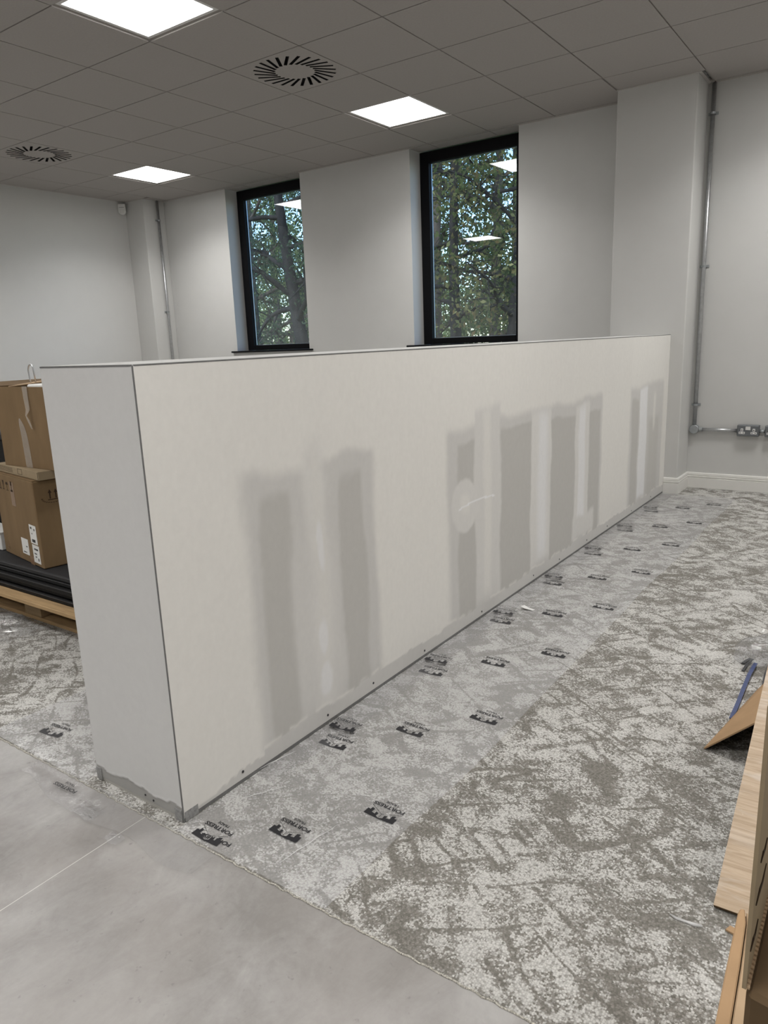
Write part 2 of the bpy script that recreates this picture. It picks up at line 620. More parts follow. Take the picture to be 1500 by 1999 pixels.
# ------------------------------------------------------------------ floor
floor = empty('floor', (0, 0, 0))
tag(floor, 'office floor of patterned carpet meeting grey concrete-look vinyl', 'floor', kind='structure')
box('subfloor', board_core, floor, XL, XR, YB, YW + 0.3, -0.16, -0.012)
box('carpet', carpet_mat, floor, XL, XR, CARPET_Y, YW, -0.011, 0.0)
xs = [XL, -0.27, 0.94, 2.135, 3.355, 4.575, 5.795, 7.0, XR]
ys = [CARPET_Y, -4.3, YB]
for i in range(len(xs) - 1):
    for j in range(len(ys) - 1):
        box('vinyl_tile', vinyl_mat, floor, xs[i] + 0.0012, xs[i + 1] - 0.0012, ys[j + 1] + 0.0012, ys[j] - 0.002, -0.011, -0.002)
for x in xs[1:-1]:
    box('vinyl_seam', seam_mat, floor, x - 0.0011, x + 0.0011, YB, CARPET_Y - 0.002, -0.011, -0.0019)
# looped cut edge of the carpet along the vinyl
eb = MB()
pts = []
for k in range(260):
    x = 0.2 + k * 0.013
    pts.append((x, CARPET_Y - 0.0015 + 0.0014 * math.sin(k * 1.7) + 0.0012 * math.sin(k * 4.1), -0.0012 + 0.0008 * math.sin(k * 2.3)))
eb.tube(pts, 0.0024, 6)
eb.build('carpet_edge', edge_yarn, floor, smooth=True)

# ------------------------------------------------------------------ walls
wl = box('wall_left', wall_paint, None, XL - 0.2, XL, YB, YW + 0.3, -0.1, 3.12)
tag(wl, 'plain off-white side wall behind the cardboard boxes', 'wall', kind='structure')
wr = box('wall_right', wall_paint, None, XR, XR + 0.2, YB, YW + 0.3, -0.1, 3.12)
tag(wr, 'plain off-white side wall opposite the cardboard boxes', 'wall', kind='structure')
wf = box('wall_front', wall_paint, None, XL, XR, YB - 0.2, YB, -0.1, 3.12)
tag(wf, 'plain off-white wall facing the windows', 'wall', kind='structure')
m = MB()
segs = [(XL, WIN[0][0]), (WIN[0][1], WIN[1][0]), (WIN[1][1], XR)]
for a, b in segs:
    m.box(a, b, YW, YW + 0.30, -0.1, 3.12)
for a, b in WIN:
    m.box(a, b, YW, YW + 0.30, -0.1, SILL - 0.018)
    m.box(a, b, YW + 0.17, YW + 0.30, HC + 0.012, 3.12)
wbk = m.build('wall_back', wall_paint)
tag(wbk, 'off-white wall with two tall black-framed windows', 'wall', kind='structure')
colr = MB().box(CX0, CX1, CY, YW, 0, 3.0).build('wall_column', wall_paint, None, 0.012, segs=3)
tag(colr, 'square off-white column that the low partition butts into', 'column', kind='structure')
coll = MB().box(XL, LX1, CY, YW, 0, 3.0).build('wall_corner', wall_paint, None, 0.008, segs=2)
tag(coll, 'boxed-in off-white column in the far room corner', 'column', kind='structure')


# skirting with two grooves
def skirt(name, a, b, nrm, label, miter=(0, 0)):
    a, b, nrm = Vector(a), Vector(b), Vector(nrm)
    d = (b - a).normalized()
    prof = [(0, 0), (.018, 0), (.018, .078), (.0125, .081), (.0125, .084), (.018, .087), (.018, .094), (.0125, .097), (.0125, .100), (.016, .103), (.014, .118), (.010, .122), (0, .122)]
    n = len(prof)
    vs = []
    for p, s in ((a, miter[0]), (b, miter[1])):
        for (q, z) in prof:
            vs.append(p + nrm * q + d * (s * q) + Vector((0, 0, z)))
    fs = [(i, (i + 1) % n, n + (i + 1) % n, n + i) for i in range(n)] + [tuple(range(n))[::-1], tuple(range(n, 2 * n))]
    o = MB().add(vs, fs).build(name, skirt_mat)
    return tag(o, label, 'skirting', kind='structure')


skirt('baseboard_back', (CX1, YW, 0.001), (XR, YW, 0.001), (0, -1, 0), 'grooved white skirting board under the wall sockets', (1, 0))
skirt('baseboard_column_side', (CX1, CY, 0.001), (CX1, YW, 0.001), (1, 0, 0), 'short grooved skirting on the column side', (-1, -1))
skirt('baseboard_column', (HX + 0.001, CY, 0.001), (CX1, CY, 0.001), (0, -1, 0), 'short grooved skirting on the column front', (0, 1))
skirt('baseboard_back_2', (LX1, YW, 0.001), (CX0, YW, 0.001), (0, -1, 0), 'grooved white skirting board below the windows', (0, 0))
skirt('baseboard_left', (XL, -6, 0.001), (XL, CY, 0.001), (1, 0, 0), 'grooved white skirting along the side wall', (0, 0))

# ------------------------------------------------------------------ ceiling: slab, grid bars, tiles
S = 0.6
ceil = empty('ceiling', (0, 0, HC))
tag(ceil, 'suspended ceiling of square off-white tiles in a slim grid', 'ceiling', kind='structure')


def cbox(name, mat, x0, x1, y0, y1, z0, z1):
    return MB().box(x0, x1, y0, y1, z0 - HC, z1 - HC).build(name, mat, ceil)


cbox('slab', wall_paint, XL - 0.2, XR + 0.2, YB - 0.2, YW + 0.3, 3.12, 3.25)
I0, I1 = -7, 14
J0, J1 = -11, 5
barx = MB().box(-0.012, 0.012, YB, YW, 0.0075, 0.03).mesh('grid_bar')
for i in range(I0 + 1, I1):
    link('grid_bar', barx, grid_mat, ceil, (i * S, 0, 0))
bary = MB().box(XL, XR, -0.012, 0.012, 0.0078, 0.03).mesh('grid_bar')
for j in range(J0 + 1, J1 + 1):
    link('grid_bar', bary, grid_mat, ceil, (0, j * S, 0))
lamp_cells, vent_cells = [], []
for i in range(-5, 14, 5):
    for j in range(-9, 5, 4):
        lamp_cells.append((i, j))
vent_cells = [(-5, 1), (0, 1)]
skip = set(lamp_cells) | set(vent_cells)
G = 0.0042
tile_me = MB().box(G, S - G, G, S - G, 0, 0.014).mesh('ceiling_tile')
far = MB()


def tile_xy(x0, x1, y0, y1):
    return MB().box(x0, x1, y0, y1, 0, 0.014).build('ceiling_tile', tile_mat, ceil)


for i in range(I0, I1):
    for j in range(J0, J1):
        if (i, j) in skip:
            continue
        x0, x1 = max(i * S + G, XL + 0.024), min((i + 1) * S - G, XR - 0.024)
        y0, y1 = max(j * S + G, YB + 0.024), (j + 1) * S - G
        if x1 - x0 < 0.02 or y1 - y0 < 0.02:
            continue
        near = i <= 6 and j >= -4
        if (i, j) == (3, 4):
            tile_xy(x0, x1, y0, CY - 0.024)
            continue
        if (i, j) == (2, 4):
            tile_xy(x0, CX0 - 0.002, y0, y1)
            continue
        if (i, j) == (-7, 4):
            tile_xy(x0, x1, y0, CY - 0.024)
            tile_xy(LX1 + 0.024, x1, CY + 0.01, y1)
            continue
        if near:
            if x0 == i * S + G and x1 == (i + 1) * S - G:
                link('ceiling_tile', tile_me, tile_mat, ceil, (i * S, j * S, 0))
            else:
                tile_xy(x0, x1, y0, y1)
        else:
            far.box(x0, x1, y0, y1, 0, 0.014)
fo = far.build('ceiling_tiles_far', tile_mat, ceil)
fo['kind'] = 'stuff'
# narrow infill strips at the window wall and in the window heads
for i in range(-7, 14):
    x0, x1 = max(i * S + G, LX1 + 0.02), min((i + 1) * S - G, XR - 0.02)
    cuts = [(x0, x1)]
    if x0 < CX1 and x1 > CX0:
        cuts = [(x0, min(x1, CX0 - 0.01)), (max(x0, CX1 + 0.012), x1)]
    for a, b in cuts:
        if b - a > 0.01:
            tile_xy(a, b, 5 * S + G, YW - 0.022)
for wa, wb_ in WIN:
    for i in range(-7, 5):
        a, b = max(i * S + G, wa + 0.004), min((i + 1) * S - G, wb_ - 0.004)
        if b - a > 0.02:
            tile_xy(a, b, YW - 0.004, YW + 0.166)
# wall angle trims
tn = 0


def trim(x0, x1, y0, y1, label):
    global tn
    tn += 1
    o = box('trim_%d' % tn, trim_mat, None, x0, x1, y0, y1, HC - 0.0015, HC + 0.012)
    tag(o, label, 'trim', kind='structure')


e_ = 0.0005
trim(LX1 + e_, WIN[0][0], YW - 0.020, YW - e_, 'white wall angle above the conduit in the far corner')
trim(WIN[0][1], WIN[1][0], YW - 0.020, YW - e_, 'white wall angle between the two windows')
trim(WIN[1][1], CX0 - e_, YW - 0.020, YW - e_, 'white wall angle between a window and the column')
trim(CX1 + e_, XR - e_, YW - 0.020, YW - e_, 'white wall angle above the wall sockets')
trim(CX0, CX1 + 0.022, CY - 0.022, CY - e_, 'white wall angle across the column front')
trim(CX1 + e_, CX1 + 0.022, CY + e_, YW - 0.021, 'white wall angle down the column side')
trim(XL + e_, XL + 0.022, YB + e_, CY - 0.023, 'white wall angle along the plain side wall')
trim(XL + e_, LX1 + 0.022, CY - 0.022, CY - e_, 'white wall angle across the corner column front')
trim(LX1 + e_, LX1 + 0.022, CY + e_, YW - 0.021, 'white wall angle down the corner column side')

# ------------------------------------------------------------------ ceiling lamps and swirl vents
o_, i_ = 0.2875, 0.266
fm = MB()
for (x0, x1, y0, y1) in ((-o_, o_, -o_, -i_), (-o_, o_, i_, o_), (-o_, -i_, -i_, i_), (i_, o_, -i_, i_)):
    fm.box(x0, x1, y0, y1, 0.0085, 0.03)
lamp_frame_me = fm.mesh('lamp_frame')
lamp_diff_me = MB().box(-i_, i_, -i_, i_, 0.010, 0.016).mesh('diffuser')
ordn = ['first', 'second', 'third', 'fourth']
lamp_light = bpy.data.lights.new('lamp_beam', 'AREA')
lamp_light.shape = 'SQUARE'
lamp_light.size = 2 * i_
lamp_light.energy = LAMP_W
lamp_light.color = (1.0, 0.985, 0.96)
lamp_light.spread = math.radians(LAMP_SPREAD)
for (i, j) in lamp_cells:
    t = empty('ceiling_lamp', ((i + .5) * S, (j + .5) * S, HC))
    lab = 'square flush ceiling light, %s row from the windows, %s from the plain side wall' % (ordn[(3 - j) // 4], ordn[(i + 5) // 5])
    tag(t, lab, 'ceiling light', 'flush light panels in the ceiling grid')
    link('frame', lamp_frame_me, panel_frame_mat, t)
    d = link('diffuser', lamp_diff_me, emit_mat, t)
    d['label'] = 'glowing white diffuser'
    beam = bpy.data.objects.new('lamp_beam', lamp_light)
    C.objects.link(beam)
    beam.parent = t
    beam.location = (0, 0, 0.009)


def vent_mesh():
    m = MB()
    m2 = MB()
    n = 24
    r0, r1 = 0.128, 0.265
    sk = math.radians(18.2)
    half = 0.0105

    def P(r, a):
        return (r * math.cos(a), r * math.sin(a), 0)
    R0, R1 = 0.118, 0.275
    inner, outer = [], []
    da = 2 * PI / n
    for k in range(n):
        a = math.radians(1.8 + 15 * k)           # outer angle of the slot
        pin, pout = Vector(P(r0, a - sk)), Vector(P(r1, a))
        d = (pout - pin).normalized()
        s = Vector((-d.y, d.x, 0))
        qa, qb = pin - s * half, pout - s * half
        qc, qd = pout + s * half, pin + s * half
        A, B = P(R0, a - sk * 1.05 - da / 2), P(R1, a + sk * 0.05 - da / 2)
        Cc, D = P(R1, a + sk * 0.05 + da / 2), P(R0, a - sk * 1.05 + da / 2)
        m.add([A, B, Cc, D, qa, qb, qc, qd], [(0, 1, 5, 4), (1, 2, 6, 5), (2, 3, 7, 6), (3, 0, 4, 7)])
        # slot side walls going up
        top = [Vector(q) + Vector((0, 0, 0.030)) for q in (qa, qb, qc, qd)]
        m2.add([qa, qb, qc, qd] + top, [(0, 1, 5, 4), (1, 2, 6, 5), (2, 3, 7, 6), (3, 0, 4, 7)])
        inner.append(A)
        outer.append(B)
    # centre disc
    m.add(inner, [tuple(range(n))])
    # outside: ring to square
    h = S / 2 - G
    sq = []
    for q in outer:
        k = h / max(abs(q[0]), abs(q[1]))
        sq.append((q[0] * k, q[1] * k, 0))
    for k in range(n):
        k2 = (k + 1) % n
        m.add([outer[k], outer[k2], sq[k2], sq[k]], [(0, 1, 2, 3)])
        # fill square corners
        a, b = sq[k], sq[k2]
        if abs(abs(a[0]) - h) < 1e-6 and abs(abs(b[1]) - h) < 1e-6 and abs(abs(a[1]) - h) > 1e-6 and abs(abs(b[0]) - h) > 1e-6:
            m.add([a, (math.copysign(h, a[0]), math.copysign(h, b[1]), 0), b], [(0, 1, 2)])
        elif abs(abs(a[1]) - h) < 1e-6 and abs(abs(b[0]) - h) < 1e-6 and abs(abs(a[0]) - h) > 1e-6 and abs(abs(b[1]) - h) > 1e-6:
            m.add([a, (math.copysign(h, b[0]), math.copysign(h, a[1]), 0), b], [(0, 1, 2)])
    # turned-up rim
    for x0, x1, y0, y1 in ((-h, h, -h, -h + .0015), (-h, h, h - .0015, h), (-h, -h + .0015, -h, h), (h - .0015, h, -h, h)):
        m.box(x0, x1, y0, y1, 0.0003, 0.012)
    return m.mesh('face_plate'), m2.mesh('slot_linings')


def vane_mesh():
    half = 0.0085
    r0, r1, sk = 0.128, 0.265, math.radians(18.2)
    a = 0
    pin = Vector((r0 * math.cos(-sk), r0 * math.sin(-sk), 0.012))
    pout = Vector((r1, 0, 0.012))
    d = (pout - pin).normalized()
    s = Vector((-d.y, d.x, 0))
    vs = [pin - s * half * .9, pout - s * half * .9, pout + s * half * .25 + Vector((0, 0, .02)), pin + s * half * .25 + Vector((0, 0, .02))]
    vs += [v + Vector((0, 0, 0.002)) for v in vs]
    return MB().add(vs, [(0, 3, 2, 1), (4, 5, 6, 7), (0, 1, 5, 4), (1, 2, 6, 5), (2, 3, 7, 6), (3, 0, 4, 7)]).mesh('vane')


vent_me, lining_me = vent_mesh()
vane_me = vane_mesh()
plen_me = MB().box(-0.288, 0.288, -0.288, 0.288, 0.034, 0.05).mesh('plenum_box')
screw_me = MB().tube([(0, 0, -0.001), (0, 0, 0.002)], 0.004, 8).mesh('centre_screw')
vent_label = {(0, 1): 'white square swirl air vent with black slots, between two lit panels',
              (-5, 1): 'white square swirl air vent with black slots, nearest the plain side wall'}
for (i, j) in vent_cells:
    t = empty('ceiling_vent', ((i + .5) * S, (j + .5) * S, HC))
    tag(t, vent_label[(i, j)], 'air vent', 'swirl vents in the ceiling grid')
    link('face_plate', vent_me, tile_mat, t)
    link('slot_linings', lining_me, slot_dark, t)['kind'] = 'stuff'
    link('plenum_box', plen_me, slot_dark, t)
    link('centre_screw', screw_me, steel_dull, t)
    if (i, j) in vent_label:
        for k in range(24):
            v = link('vane', vane_me, vane_mat, t)
            v.rotation_euler = (0, 0, math.radians(1.8 + 15 * k))

# ------------------------------------------------------------------ windows
for n_, (a, b) in enumerate(WIN, 1):
    w = empty('window_%d' % n_, ((a + b) / 2, YW + 0.2, SILL))
    lab = ['tall black-framed window nearest the far corner, dark trees behind', 'tall black-framed window nearest the column, yellowing tree behind'][n_ - 1]
    tag(w, lab, 'window', kind='structure')
    cx = (a + b) / 2
    hw = (b - a) / 2 - 0.002
    z0, z1 = 0.001, HC - SILL - 0.006
    y0, y1 = -0.028, 0.040
    box('frame_side', black_frame, w, -hw, -hw + 0.098, y0, y1, z0, z1, 0.003)
    box('frame_side', black_frame, w, hw - 0.098, hw, y0, y1, z0, z1, 0.003)
    box('frame_head', black_frame, w, -hw + 0.098, hw - 0.098, y0, y1, z1 - 0.096, z1, 0.003)
    box('frame_bottom', black_frame, w, -hw + 0.098, hw - 0.098, y0, y1, z0, z0 + 0.056, 0.003)
    box('pane', glass_mat, w, -hw + 0.098, hw - 0.098, 0.004, 0.010, z0 + 0.056, z1 - 0.096)
    s = MB().box(-hw - 0.076, hw + 0.055, -0.2 - 0.034, -0.2 - 0.001, -0.018, 0.0)
    s.box(-hw, hw, -0.2 - 0.001, y0 + 0.002, -0.017, 0.0)
    s.build('window_sill', black_frame, w, 0.005, segs=2)
    gk = simple('spacer_grey', (0.30, 0.33, 0.38), 0.3, 0.6, 0.5, 0.05, 60)
    g = MB()
    xa, xb, za, zb = -hw + 0.098, hw - 0.098, z0 + 0.056, z1 - 0.096
    for q in ((xa, xa + .006, za, zb), (xb - .006, xb, za, zb), (xa + .006, xb - .006, za, za + .006), (xa + .006, xb - .006, zb - .006, zb)):
        g.box(q[0], q[1], 0.011, 0.024, q[2], q[3])
    g.build('glazing_spacer', gk, w)

# ------------------------------------------------------------------ partition (half-height wall)
part = empty('wall_partition', (HX - HW / 2, HN, 0))
tag(part, 'chest-high plasterboard partition, patchily skimmed with bare grey strips', 'partition', kind='structure')


def local(o):
    o.matrix_parent_inverse = part.matrix_world.inverted()
    return o


PL = Vector((-(HX - HW / 2), -HN, 0))


def colour_mesh(name, P, nu, nv, cols, mat):
    me = gridmesh(name, P, nu, nv)
    at = me.color_attributes.new('Col', 'FLOAT_COLOR', 'POINT')
    rgba = np.ones((nu * nv, 4), np.float32)
    rgba[:, :3] = cols
    at.data.foreach_set('color', rgba.ravel())
    return link(name, me, mat, part, PL)


LIGHT = np.array([0.80, 0.785, 0.75])
MID = np.array([0.635, 0.625, 0.605])
BARE = np.array([0.545, 0.535, 0.51])
WHITE = np.array([0.86, 0.86, 0.87])


def long_face():
    nu, nv = 793, 201
    y = np.linspace(HN + 0.003, HF - 0.0005, nu)
    z = np.linspace(0.012, HH - 0.004, nv)
    Y, Z = np.meshgrid(y, z, indexing='ij')
    wy = (vnoise(Y * 14, Z * 6, 1) - .5) * 0.022 + (vnoise(Y * 60, Z * 40, 2) - .5) * 0.006
    wz = (vnoise(Y * 9, Z * 9, 3) - .5) * 0.03 + (vnoise(Y * 50, Z * 50, 4) - .5) * 0.006
    y_, z_ = Y + wy, Z + wz
    rough = vnoise(Y * 120, Z * 45, 5)

    def sb(y0, y1, z0, z1, ey=0.03, ez=0.03):
        return (sstep(y0 - ey, y0 + ey, y_) * (1 - sstep(y1 - ey, y1 + ey, y_)) *
                sstep(z0 - ez, z0 + ez, z_) * (1 - sstep(z1 - ez, z1 + ez, z_)))
    c = np.ones((nu, nv, 3)) * LIGHT

    def lay(mask, col, k=1.0):
        nonlocal c
        a = (np.clip(mask, 0, 1) * k)[..., None]
        c = c * (1 - a) + col * a
    top = 0.885
    # first pair of strips, nearest the free end
    lay(sb(-1.70, -1.44, -1, top, .035, .03), MID)
    lay(sb(-1.355, -1.085, -1, top + .005, .022, .02), MID)
    lay(sb(-1.645, -1.515, -1, .815, .016, .025), BARE)
    lay(sb(-1.285, -1.15, -1, .825, .014, .02), BARE, .95)
    lay(sb(-1.525, -1.30, .07, .62, .025, .12), MID * 1.06)
    lay(sb(-1.44, -1.345, .07, .95, .035, .05), MID * 1.14)
    lay(sb(-1.415, -1.365, .12, .95, .025, .05), LIGHT * .93, .8)
    for (yy, zz, ry, rz) in ((-1.388, .61, .022, .085), (-1.398, .31, .024, .07), (-1.394, .165, .042, .055)):
        d = np.sqrt(((y_ - yy) / ry) ** 2 + ((z_ - zz) / rz) ** 2)
        lay(1 - sstep(.65, 1.15, d), WHITE * .93, .75)
    # middle group
    lay(sb(-.585, 1.262, -1, top, .03, .025), MID)
    for (a, b, t) in ((-.50, -.352, .822), (-.115, .232, .832), (.47, .83, .812), (1.03, 1.225, .80)):
        lay(sb(a, b, -1, t, .014, .012), BARE)
    lay(sb(-.355, -.11, .07, .95, .014, .03), MID * 1.10)
    lay(sb(-.275, -.205, .09, .93, .022, .04), LIGHT * .97, .85)
    lay(sb(.228, .478, .085, .88, .012, .03), MID * 1.16)
    lay(sb(.315, .425, .11, .86, .035, .05), WHITE * .95, .8)
    lay(sb(.82, 1.045, .09, .86, .014, .02), MID * 1.14)
    lay(sb(.875, .975, .16, .84, .02, .04), WHITE * .96, .8)
    lay(sb(.80, 1.145, .085, .205, .02, .02), MID * 1.12)
    d = np.sqrt(((y_ + .44) / .125) ** 2 + ((z_ - .55) / .115) ** 2)
    lay(1 - sstep(.86, 1.02, d), MID * 1.12)
    d = np.sqrt(((y_ + .445) / .05) ** 2 + ((z_ - .555) / .05) ** 2)
    lay(1 - sstep(.5, 1.2, d), LIGHT * .97, .8)
    lay(sb(1.27, 1.82, .085, 2, .012, .006), LIGHT * .985)
    # last group, by the column
    lay(sb(1.815, 2.62, -1, .875, .03, .03), MID * 1.03)
    lay(sb(1.86, 2.01, -1, .80, .02, .02), BARE * 1.03)
    lay(sb(2.26, 2.52, -1, .63, .05, .03), BARE * 1.08)
    lay(sb(2.03, 2.215, .085, .86, .014, .02), WHITE * .97, .9)
    lay(sb(2.37, 2.42, .55, .80, .02, .04), LIGHT, .7)
    lay(sb(2.655, 2.80, -1, 2, .02, .02), LIGHT)
    # speckle of the sanding on the soft edges
    c *= (1 + (rough - .5) * 0.02)[..., None]
    # pencil-thin filler line
    ln = (np.abs(Z - (.541 + .012 * np.sin((Y + .52) * 9) + (Y + .52) * .01)) < .0035) & (Y > -.50) & (Y < -.17)
    c[ln] = WHITE
    # bottom strip of bare board with a ragged filler edge
    rag = .066 + (vnoise(Y * 7, Y * 0, 7) - .5) * .016 + (vnoise(Y * 38, Y * 0, 8) - .5) * .010
    rag = np.where(Y < -1.70, .030 + (vnoise(Y * 11, Y * 0, 9) - .5) * .03 + (vnoise(Y * 60, Y * 0, 10) - .5) * .012, rag)
    strip = 1 - sstep(rag - .002, rag + .002, Z)
    lay(strip, MID * 1.0)
    edge = np.exp(-((Z - rag - .006) / .006) ** 2) * sstep(.35, .6, vnoise(Y * 25, Y * 0, 12))
    lay(edge, LIGHT * 1.04, .6)
    P = np.stack([np.full(Y.shape, HX), Y, Z], -1)
    # skim is a hair proud of the bare board
    lum = c.mean(-1)
    P[..., 0] -= (0.78 - np.clip(lum, .44, .78)) * 0.0025
    return colour_mesh('long_board', P.reshape(-1, 3), nu, nv, c.reshape(-1, 3), board_mat)


def end_face():
    nu, nv = 79, 241
    x = np.linspace(HX - HW, HX - 0.003, nu)
    z = np.linspace(0.012, HH - 0.004, nv)
    X, Z = np.meshgrid(x, z, indexing='ij')
    c = np.ones((nu, nv, 3)) * np.array([0.70, 0.70, 0.695])  # same skim as the long face, its weaker light painted in as grey
    t = (X - (HX - HW)) / HW
    rag = .050 - .008 * t + (vnoise(X * 14, X * 0, 21) - .5) * .022 + (vnoise(X * 60, X * 0, 22) - .5) * .008
    a = (1 - sstep(rag - .003, rag + .003, Z))[..., None]
    c = c * (1 - a) + MID * .62 * a
    e = (np.exp(-((Z - rag - .004) / .004) ** 2) * .7)[..., None]
    c = c * (1 - e) + WHITE * e
    bevel = sstep(.80, .98, t) * 0.02  # colour only, slightly darker towards the corner edge
    c = c * (1 - bevel[..., None])
    P = np.stack([X, np.full(X.shape, HN), Z], -1)
    P[..., 1] += np.where(Z < rag, .0015, 0)
    o = colour_mesh('end_board', P.reshape(-1, 3), nu, nv, c.reshape(-1, 3), board_mat)
    o.data.flip_normals()
    return o


long_face().data.flip_normals()
end_face()


def pbox(name, mat, x0, x1, y0, y1, z0, z1, bevel=0):
    o = box(name, mat, part, x0, x1, y0, y1, z0, z1, bevel)
    o.location = PL
    return o


pbox('core', board_core, HX - HW + 0.012, HX - 0.004, HN + 0.004, HF - 0.001, 0.0, HH - 0.016)
pbox('back_board', wall_paint, HX - HW, HX - HW + 0.0115, HN + 0.004, HF - 0.001, 0.010, HH - 0.004)
pbox('cap_board', wall_paint, HX - HW + 0.002, HX - 0.003, HN + 0.003, HF - 0.001, HH - 0.014, HH)
pbox('corner_bead', bead_dark, HX - 0.0034, HX + 0.0004, HN - 0.0004, HN + 0.0034, 0.0, HH - 0.002, 0.001)
pbox('edge_bead', bead_dark, HX - 0.004, HX + 0.0004, HN + 0.006, HF - 0.001, HH - 0.0045, HH - 0.001)
pbox('edge_bead', bead_dark, HX - HW + 0.001, HX - 0.005, HN - 0.0006, HN + 0.004, HH - 0.0048, HH - 0.001)
pbox('exposed_bead', bead_metal, HX - 0.034, HX - 0.005, HN - 0.0012, HN + 0.001, 0.0, 0.036)
pbox('exposed_bead', bead_metal, HX - 0.001, HX + 0.0012, HN + 0.005, HN + 0.05, 0.0, 0.030)
pbox('exposed_bead', bead_metal, HX - HW - 0.001, HX - HW + 0.022, HN - 0.0012, HN + 0.001, 0.004, 0.042)
pbox('shadow_gap', bead_dark, HX - 0.012, HX - 0.001, HN + 0.004, HF - 0.002, 0.0, 0.0125)
sc_me = MB().tube([(0, 0, 0), (0.0015, 0, 0)], 0.0042, 10).mesh('screw_head')
for y in (-1.79, -1.40, -1.14, -0.79, -0.30, 0.27, 0.62, 1.05, 1.42, 1.93, 2.4):
    link('screw_head', sc_me, print_black, part, PL + Vector((HX - 0.0004, y, 0.032 + 0.006 * math.sin(y * 9))))
sc2 = MB().tube([(0, 0, 0), (0, -0.0015, 0)], 0.0030, 8).mesh('screw_head')
for x, z in ((2.09, .027), (2.125, .022)):
    link('screw_head', sc2, print_black, part, PL + Vector((x, HN + 0.0012, z)))

# ------------------------------------------------------------------ conduits, sockets, detector
cr = empty('electrical_conduit', (2.394, YW, 0.47))
tag(cr, 'galvanised conduit dropping beside the column to a round box and sockets', 'conduit')
YC = -0.022
m = MB()
m.tube([(0.0, YC, 0.02), (0.0, YC, HC - 0.47 - 0.002)], 0.0145, 14)
m.build('vertical_pipe', steel_mat, cr, smooth=True)
m = MB()
m.tube([(0.02, YC, 0.0), (0.312, YC, 0.0)], 0.0135, 14)
m.build('horizontal_pipe', steel_mat, cr, smooth=True)
m = MB()
m.tube([(0.467, YC, 0.0), (0.502, YC, 0.0)], 0.0135, 14)
m.build('link_pipe', steel_dull, cr, smooth=True)
m = MB()
m.tube([(0, -0.0005, 0), (0, -0.036, 0)], 0.036, 24)
jb = m.build('junction_box', steel_dull, cr, 0.003)
m = MB()
m.tube([(0, -0.0362, 0), (0, -0.040, 0)], 0.033, 24)
m.build('lid', steel_dull, jb, 0.001)
m = MB()
m.tube([(0.037, YC, 0), (0.062, YC, 0)], 0.017, 14)
m.build('coupler', steel_dull, cr, 0.001)


def saddle():
    m = MB()
    m.box(-0.034, 0.034, -0.0045, -0.0006, -0.010, 0.010)
    n = 10
    for k in range(n):
        a0, a1 = PI * k / n, PI * (k + 1) / n
        r = 0.0165
        p = lambda a, r: (r * math.cos(a), -0.022 - r * math.sin(a))
        q = [p(a0, r), p(a1, r), p(a1, r + .0025), p(a0, r + .0025)]
        vs = [(x, y, -0.008) for x, y in q] + [(x, y, 0.008) for x, y in q]
        m.add(vs, [(0, 1, 2, 3), (7, 6, 5, 4), (0, 4, 5, 1), (1, 5, 6, 2), (2, 6, 7, 3), (3, 7, 4, 0)])
    m.box(-0.019, -0.0165, -0.023, -0.004, -0.008, 0.008)
    m.box(0.0165, 0.019, -0.023, -0.004, -0.008, 0.008)
    return m.mesh('saddle_clip')


sad = saddle()
for z in (2.747, 1.697, 0.663):
    link('saddle_clip', sad, steel_dull, cr, (0, 0, z - 0.47))

cl = empty('electrical_conduit', (LX1, 2.935, 0.4), PI / 2)
tag(cl, 'galvanised conduit running down the boxed-in corner column', 'conduit')
MB().tube([(0, YC, 0.0), (0, YC, HC - 0.4 - 0.002)], 0.0145, 12).build('vertical_pipe', steel_mat, cl, smooth=True)
for z in (2.731, 1.686):
    link('saddle_clip', sad, steel_dull, cl, (0, 0, z - 0.4))


def socket_thing(x, label):
    t = empty('power_socket', (x, YW, 0.474))
    tag(t, label, 'socket', 'double wall sockets')
    box('back_box', socket_grey, t, -0.076, 0.076, -0.044, -0.0006, -0.042, 0.042, 0.003)
    fp = box('face_plate', socket_grey, t, -0.0735, 0.0735, -0.050, -0.0444, -0.0405, 0.0405, 0.003)
    for s in (-1, 1):
        cxs = s * 0.041
        e = box('socket_insert', white_plastic, fp, cxs - 0.0085, cxs + 0.0085, -0.0515, -0.0502, -0.004, 0.017, 0.001)
        n = box('socket_insert', white_plastic, fp, cxs - 0.021, cxs + 0.021, -0.0515, -0.0502, -0.024, -0.008, 0.001)
        box('pin_hole', print_black, fp, cxs - 0.0035, cxs + 0.0035, -0.0520, -0.0516, 0.001, 0.010)
        for q in (-1, 1):
            box('pin_hole', print_black, fp, cxs + q * 0.0115 - 0.0045, cxs + q * 0.0115 + 0.0045, -0.0520, -0.0516, -0.0185, -0.0135)
    box('switch_rocker', paper_white, fp, -0.017, 0.017, -0.0530, -0.0502, 0.006, 0.033, 0.001)
    return t


socket_thing(2.784, 'grey metal-clad double socket joined to the round conduit box')
socket_thing(2.975, 'grey metal-clad double socket past the first one, second from column')

